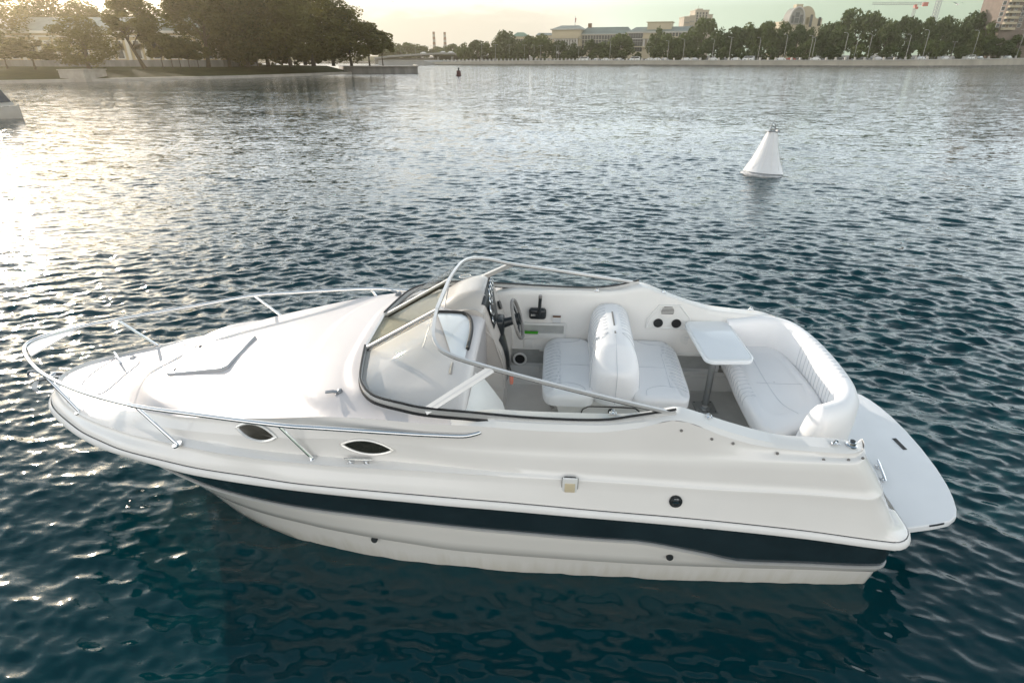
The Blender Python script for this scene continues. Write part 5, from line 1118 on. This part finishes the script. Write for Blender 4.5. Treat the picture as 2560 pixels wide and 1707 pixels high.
# long columned building: three blocks of one building
Yb=470.
e,Lb=bld('columned_building','long cream columned building with two porticoes and a grey roof behind the embankment trees','building',1378,1722,Yb,440)
sx=lambda px:(at(px,148,Yb).x-e.location.x)/math.cos(e.rotation_euler.z)*.985
def yoff(): return 0
zL,zM,zR=zt_(1410,76,Yb),zt_(1500,88,Yb),zt_(1650,78,Yb)
x0,x1,x2,x3=sx(1378),sx(1447),sx(1557),sx(1712)
g=MB(); g.box(((x0+x1)/2,12,zL/2),(x1-x0,24,zL)); g.box(((x1+x2)/2,14,zM/2),(x2-x1,22,zM)); g.box(((x2+x3)/2,12,zR/2-1),(x3-x2,24,zR-2)); g.build('wall',M['cream2'],e,smooth=False)
g=MB(); g.box(((x0+x1)/2,12,zL+.4),(x1-x0+2,26,.8)); g.box(((x0+x1)/2,11.8,zL-5.2),(x1-x0+1,25,.6)); g.box(((x2+x3)/2,12,zR-1.6),(x3-x2+2,26,.9)); g.box(((x2+x3)/2,11.8,zR-5.5),(x3-x2+1,25,.6)); g.box(((x1+x2)/2,13.8,zM+.2),(x2-x1,22.6,.6)); g.build('cornice',M['coping'],e,smooth=False)
g=MB(); 
def gable(xa,xb,z,h,ya=0,yb=24): g.add([(xa,ya,z),(xb,ya,z),(xb,yb,z),(xa,yb,z),(xa+4,(ya+yb)/2,z+h),(xb-4,(ya+yb)/2,z+h)],[(0,1,5,4),(1,2,5),(2,3,4,5),(3,0,4)])
gable(x0,x1,zL+.8,2.5); gable(x1-2,x2+2,zM+.5,4.5,3,25); gable(x2,x3,zR-1.1,3.2); g.build('roof',M['greyroof'],e,smooth=False)
g=MB(); xa,xb=sx(1598),sx(1652); zc=zt_(1630,60,Yb); g.box(((xa+xb)/2,12,(zR+zc)/2-.5),(xb-xa,14,zc-zR+1)); g.box(((xa+xb)/2,12,zc+.2),(xb-xa+1.5,15,.5)); g.build('roof_pavilion',M['cream2'],e,smooth=False)
def columns(pa,pb,n,zb,zt):
    for i in range(n):
        x=sx(pa)+(sx(pb)-sx(pa))*i/(n-1); g=MB(); g.lathe([(.95,zb),(.85,zb+1),(.75,zt-1),(1.0,zt-.8),(1.0,zt)],seg=12,c=(x,-1.6,0)); g.build('column',M['coping'],e)
columns(1388,1440,9,6,zL-5.4); columns(1596,1622,4,zt_(1610,118,Yb),zR-5.6)
g=MB(); g.box((sx(1609),-1.2,zt_(1610,119,Yb)),(sx(1626)-sx(1592),3.4,1.0)); g.box((sx(1414),-1.4,zL-4.6),(sx(1445)-sx(1383),3.2,1.6)); g.box((sx(1609),-1.2,zR-5.0),(sx(1626)-sx(1592),3.4,1.2)); g.build('entablature',M['cream2'],e,smooth=False)
wins(e,sx(1449),sx(1555),16,[zt_(1500,95,Yb),zt_(1500,106,Yb),zt_(1500,117,Yb)],1.6,2.4,y=2.95); wins(e,sx(1559),sx(1592),6,[zt_(1570,92,Yb),zt_(1570,101,Yb),zt_(1570,112,Yb),zt_(1570,125,Yb)],1.5,2.6); wins(e,sx(1628),sx(1712),12,[zt_(1650,90,Yb)],1.5,2.2); wins(e,sx(1388),sx(1440),8,[zt_(1410,101,Yb),zt_(1410,114,Yb)],1.5,3)
g=MB(); g.tube([(sx(1427),8,zL+2),(sx(1427),8,zt_(1427,40,Yb))],[.22,.10],6); g.build('flag_pole',M['pole'],e); g=MB(); g.grid([[(sx(1427),8,zt_(1427,44,Yb)),(sx(1427),8,zt_(1427,56,Yb))],[(sx(1427)+.8,8.2,zt_(1427,46,Yb)),(sx(1427)+.5,8.1,zt_(1427,57,Yb))]]); g.build('flag',M['cranered'],e)
for px in (1457,1461.5):
    g=MB(); g.tube([(sx(px),14,zM),(sx(px),14,zt_(px,58,Yb))],.75,10); g.build('chimney',mat('brick_chimney',(.2,.11,.07),.8) if px<1460 else bpy.data.materials['brick_chimney'],e)
g=MB(); g.tube([(sx(1539),14,zM),(sx(1539),14,zt_(1539,68,Yb))],.4,6); g.build('mast',M['pole'],e)
# small buildings left of it
e2,l2=bld('green_roofed_house','pale house with a low green roof left of the columned building','house',1281,1322,560); z=zt_(1300,92,560); g=MB(); g.box((l2/2,8,z/2),(l2,16,z)); g.build('wall',M['cream2'],e2,smooth=False); g=MB(); g.add([(-1,-1,z),(l2+1,-1,z),(l2+1,17,z),(-1,17,z),(l2*.3,8,z+3.4),(l2*.7,8,z+3.4)],[(0,1,5,4),(1,2,5),(2,3,4,5),(3,0,4)]); g.build('roof',mat('copper_green',(.16,.27,.2),.6),e2,smooth=False); wins(e2,1,l2-1,6,[z-3,z-7],1.4,2)
e3,l3=bld('grey_roofed_house','low cream house with a grey roof between green roofed and columned buildings','house',1340,1384,540); z=zt_(1360,89,540); g=MB(); g.box((l3/2,8,z/2),(l3,16,z)); g.build('wall',M['cream2'],e3,smooth=False); g=MB(); g.add([(-.5,-1,z),(l3+.5,-1,z),(l3+.5,17,z),(-.5,17,z),(2,8,z+2),(l3-2,8,z+2)],[(0,1,5,4),(1,2,5),(2,3,4,5),(3,0,4)]); g.build('roof',M['greyroof'],e3,smooth=False); wins(e3,1,l3-1,6,[z-3],1.4,2)
# stepped tower block
Yt=560.; e,l=bld('tower_block','cream stepped tower block rising above the embankment trees','building',1707,1781,Yt)
fx_=lambda px:(at(px,60,Yt).x-e.location.x)
M['blockc']=mat('tower_cream',(.40,.345,.27),.8,var=.08,scale=.06)
segs=[(1709,1724,44),(1724,1736,41),(1736,1770,27),(1770,1781,38)]
for i,(a,b,t) in enumerate(segs):
    z=zt_((a+b)/2,t,Yt); g=MB(); g.box(((fx_(a)+fx_(b))/2,8+i*.6,z/2),(fx_(b)-fx_(a),16,z)); g.box(((fx_(a)+fx_(b))/2,8+i*.6,z+.3),(fx_(b)-fx_(a)+.6,16.6,.6)); w=g.build('tower_section',M['blockc'],e,smooth=False)
    if i<2: 
        for k in range(7): 
            g=MB(); g.box(((fx_(a)+fx_(b))/2,-.4+i*.6,z-4-k*3.2),((fx_(b)-fx_(a))*.75,.9,1.1)); g.build('balcony',M['concrete'],w,smooth=False)
g=MB(); zz_=zt_(1750,25,Yt); g.box((fx_(1750),8,zz_),(5,6,2.2)); g.tube([(fx_(1748),8,zz_),(fx_(1748),8,zz_+4)],.12,5); g.build('roof_hut',M['blockc'],e,smooth=False)
wins(e,fx_(1738),fx_(1768),4,[zt_(1750,34+k*6.5,Yt) for k in range(5)],1.3,1.5,y=1.1)
# domed building: barrel vaults over a glazed front
Yd=430.; e,l=bld('domed_building','building with a glazed barrel vault roof above the trees right of centre','building',1955,2058,Yd)
fd_=lambda px:(at(px,60,Yd).x-e.location.x)
z0=zt_(2000,62,Yd)
def vault(pa,pb,ptop,ya,yb,name,m,zb=z0):
    xa,xb=fd_(pa),fd_(pb); zt=zt_((pa+pb)/2,ptop,Yd); g=MB(); n=20
    arc=[((xa+xb)/2-(xb-xa)/2*math.cos(math.pi*k/n),zb+(zt-zb)*math.sin(math.pi*k/n)**.85) for k in range(n+1)]
    g.grid([[(x,ya,z) for x,z in arc],[(x,yb,z) for x,z in arc]]); g.add([(x,ya,z) for x,z in arc],[tuple(range(n+1))]); return g.build(name,m,e,angle=40),arc
g=MB(); g.box((fd_(2006),12,z0/2),(fd_(2050)-fd_(1966),24,z0)); g.build('wall',M['cream2'],e,smooth=False)
v,arc=vault(1970,2008,19,-.5,10,'glazed_vault',M['concrete']); va,arc2=vault(1992,2042,15,3,24,'back_vault',M['cream2'])
g=MB(); g.tube([(x,-.7,z) for x,z in arc],.55,8); g.build('arch_rim',M['coping'],v)
for (a,b,t,bb) in ((1976,1982,40,58),(1984,1994,32,44),(1984,1994,46,58),(1996,2003,38,58),(2003,2006,46,58)):
    zA,zB=zt_(a,t,Yd),zt_(a,bb,Yd); g=MB(); g.box(((fd_(a)+fd_(b))/2,-.58,(zA+zB)/2),(fd_(b)-fd_(a),.1,zA-zB)); g.build('window',M['win'],v,smooth=False)
g=MB(); zq=zt_(2005,11,Yd); g.box((fd_(2004),10,zq-2),(4.2,5,5)); g.box((fd_(2012),12,zq-3),(6,5,2.5)); g.build('roof_hut',M['cream2'],e,smooth=False)
for (a,b,t) in ((2020,2036,44),(2036,2052,47),(1955,1968,54)):
    z=zt_(a,t,Yd); g=MB(); g.box(((fd_(a)+fd_(b))/2,6,z/2),(fd_(b)-fd_(a),14,z)); g.build('side_block',M['cream2'],e,smooth=False)
g=MB(); g.box((fd_(2024),-1.2,zt_(2024,53,Yd)),(1.6,.3,7)); g.box((fd_(2045),-1.2,zt_(2045,55,Yd)),(1.6,.3,5)); g.build('tall_window',M['win'],e,smooth=False)
# brick tower on the right
Yr=330.; e,l=bld('brick_tower','brown brick apartment tower with balconies at the right picture edge','building',2476,2640,Yr)
M['brick']=mat('brown_brick',(.19,.15,.125),.85,var=.15,scale=.4)
fr_=lambda px:(at(px,70,Yr).x-e.location.x); zT=zt_(2520,-90,Yr)
g=MB(); g.box((l/2,9,zT/2),(l,18,zT)); g.build('wall',M['brick'],e,smooth=False)
xw=[fr_(p) for p in (2492,2507,2524,2545,2566)]
for k in range(9):
    z=zt_(2500,64-k*14,Yr)
    for i,x in enumerate(xw):
        g=MB(); g.box((x,-.06,z),(1.9,.15,1.9)); f=g.build('window',M['coping'],e,smooth=False); g=MB(); g.box((x,-.15,z),(1.5,.06,1.5)); g.build('pane',M['win'],f,smooth=False)
    g=MB(); g.box((xw[1]+2,-.9,z-1.6),(6,1.8,1.0)); g.build('balcony',M['cream2'],e,smooth=False)
# cranes
def lattice(g,a,b,w,n,r=.09,mi=0):
    a,b=Vector(a),Vector(b); t=(b-a).normalized(); u=Vector((0,1,0)); s=t.cross(u).normalized(); cs=[s*w+u*w,s*w-u*w,-s*w-u*w,-s*w+u*w]
    for c in cs: g.tube([a+c,b+c],r*1.5,5,mi)
    for k in range(n):
        p,q=a.lerp(b,k/n),a.lerp(b,(k+1)/n)
        for i in range(4): g.tube([p+cs[i],q+cs[(i+1)%4]],r,4,mi,caps=False)
Yc=700.; e=empty('tower_crane'); tag(e,'tower crane with a long horizontal jib and red cab above the trees','crane')
zj=zt_(2280,10,Yc); xm=at(2282,40,Yc).x; xa=at(2181,10,Yc).x; xb=at(2320,8,Yc).x; xk=at(2290,10,Yc).x
g=MB(); lattice(g,(xk,Yc,10),(xk,Yc,zj-2),1.0,26,.14); g.build('mast',M['steelw'],e)
g=MB(); lattice(g,(xa,Yc,zj),(xb,Yc,zj),.9,30,.12); g.build('jib',M['steelw'],e)
g=MB(); g.box((xk,Yc,zj-2.2),(2.4,2.4,3)); g.box((xk+1,Yc-1.5,zj-4),(2,2,2.2)); g.build('cab',M['cranered'],e,smooth=False); g=MB(); g.box((xb-2.5,Yc,zj-.5),(5,2.4,3.6)); g.build('counterweight',M['cranered'],e,smooth=False); g=MB(); g.tube([(xa+3,Yc,zj-1),(xa+3,Yc,zj-17)],.05,4); g.build('hoist_cable',M['pole'],e)
Yc=480.; e=empty('tower_crane'); tag(e,'grey lattice crane mast running out of the picture top right of the horizontal crane','crane'); x=at(2336,45,Yc).x
g=MB(); lattice(g,(x,Yc,8),(x,Yc,zt_(2345,-120,Yc)),1.25,34,.16); g.build('mast',M['steelw'],e)
# birds
M['bird']=mat('gull_white',(.6,.6,.6),.7); M['birdd']=mat('bird_dark',(.05,.045,.04),.8)
def bird(px,py,Y,s,lab,m):
    e=empty('bird',at(px,py,Y)); e.scale=(s,s,s); tag(e,lab,'bird'); g=MB(); g.lathe([(0,-.22),(.05,-.16),(.075,0),(.06,.12),(.04,.2),(.0,.27)],seg=10,rot=Matrix.Rotation(R(90),3,'X')); g.build('body',M[m],e)
    for sgn in (-1,1):
        g=MB(); top=[(0,-.09,.03),(.25*sgn,-.10,.16),(.45*sgn,-.04,.20),(.68*sgn,.06,.15)]; bot=[(0,.10,.03),(.25*sgn,.07,.15),(.45*sgn,.08,.19),(.68*sgn,.08,.15)]
        g.grid([top,bot]); g.grid([[(x,y,z-.015) for x,y,z in top],[(x,y,z-.015) for x,y,z in bot]]); g.build('wing',M[m],e)
bird(2393,12,95,1.25,'white seagull with spread wings flying below the picture top at the right','bird'); bird(982,5,160,.7,'tiny dark bird high in the sky right of the island grove','birdd')
# ---------------------------------------------------------------- river haze, brightest towards the sun
hm=bpy.data.materials.new('river_haze'); hm.use_nodes=True; nt=hm.node_tree; nt.nodes.remove(nt.nodes['Principled BSDF'])
pv=nt.nodes.new('ShaderNodeVolumePrincipled'); pv.inputs['Color'].default_value=(1.,.88,.63,1); pv.inputs['Density'].default_value=.00030; pv.inputs['Anisotropy'].default_value=.87
nt.links.new(pv.outputs[0],nt.nodes['Material Output'].inputs['Volume'])
g=MB(); g.box((0,560,54),(2700,1300,112)); hz_o=g.build('haze',hm,smooth=False); tag(hz_o,'thin golden haze over the river',kind='stuff')
SC.cycles.volume_bounces=0
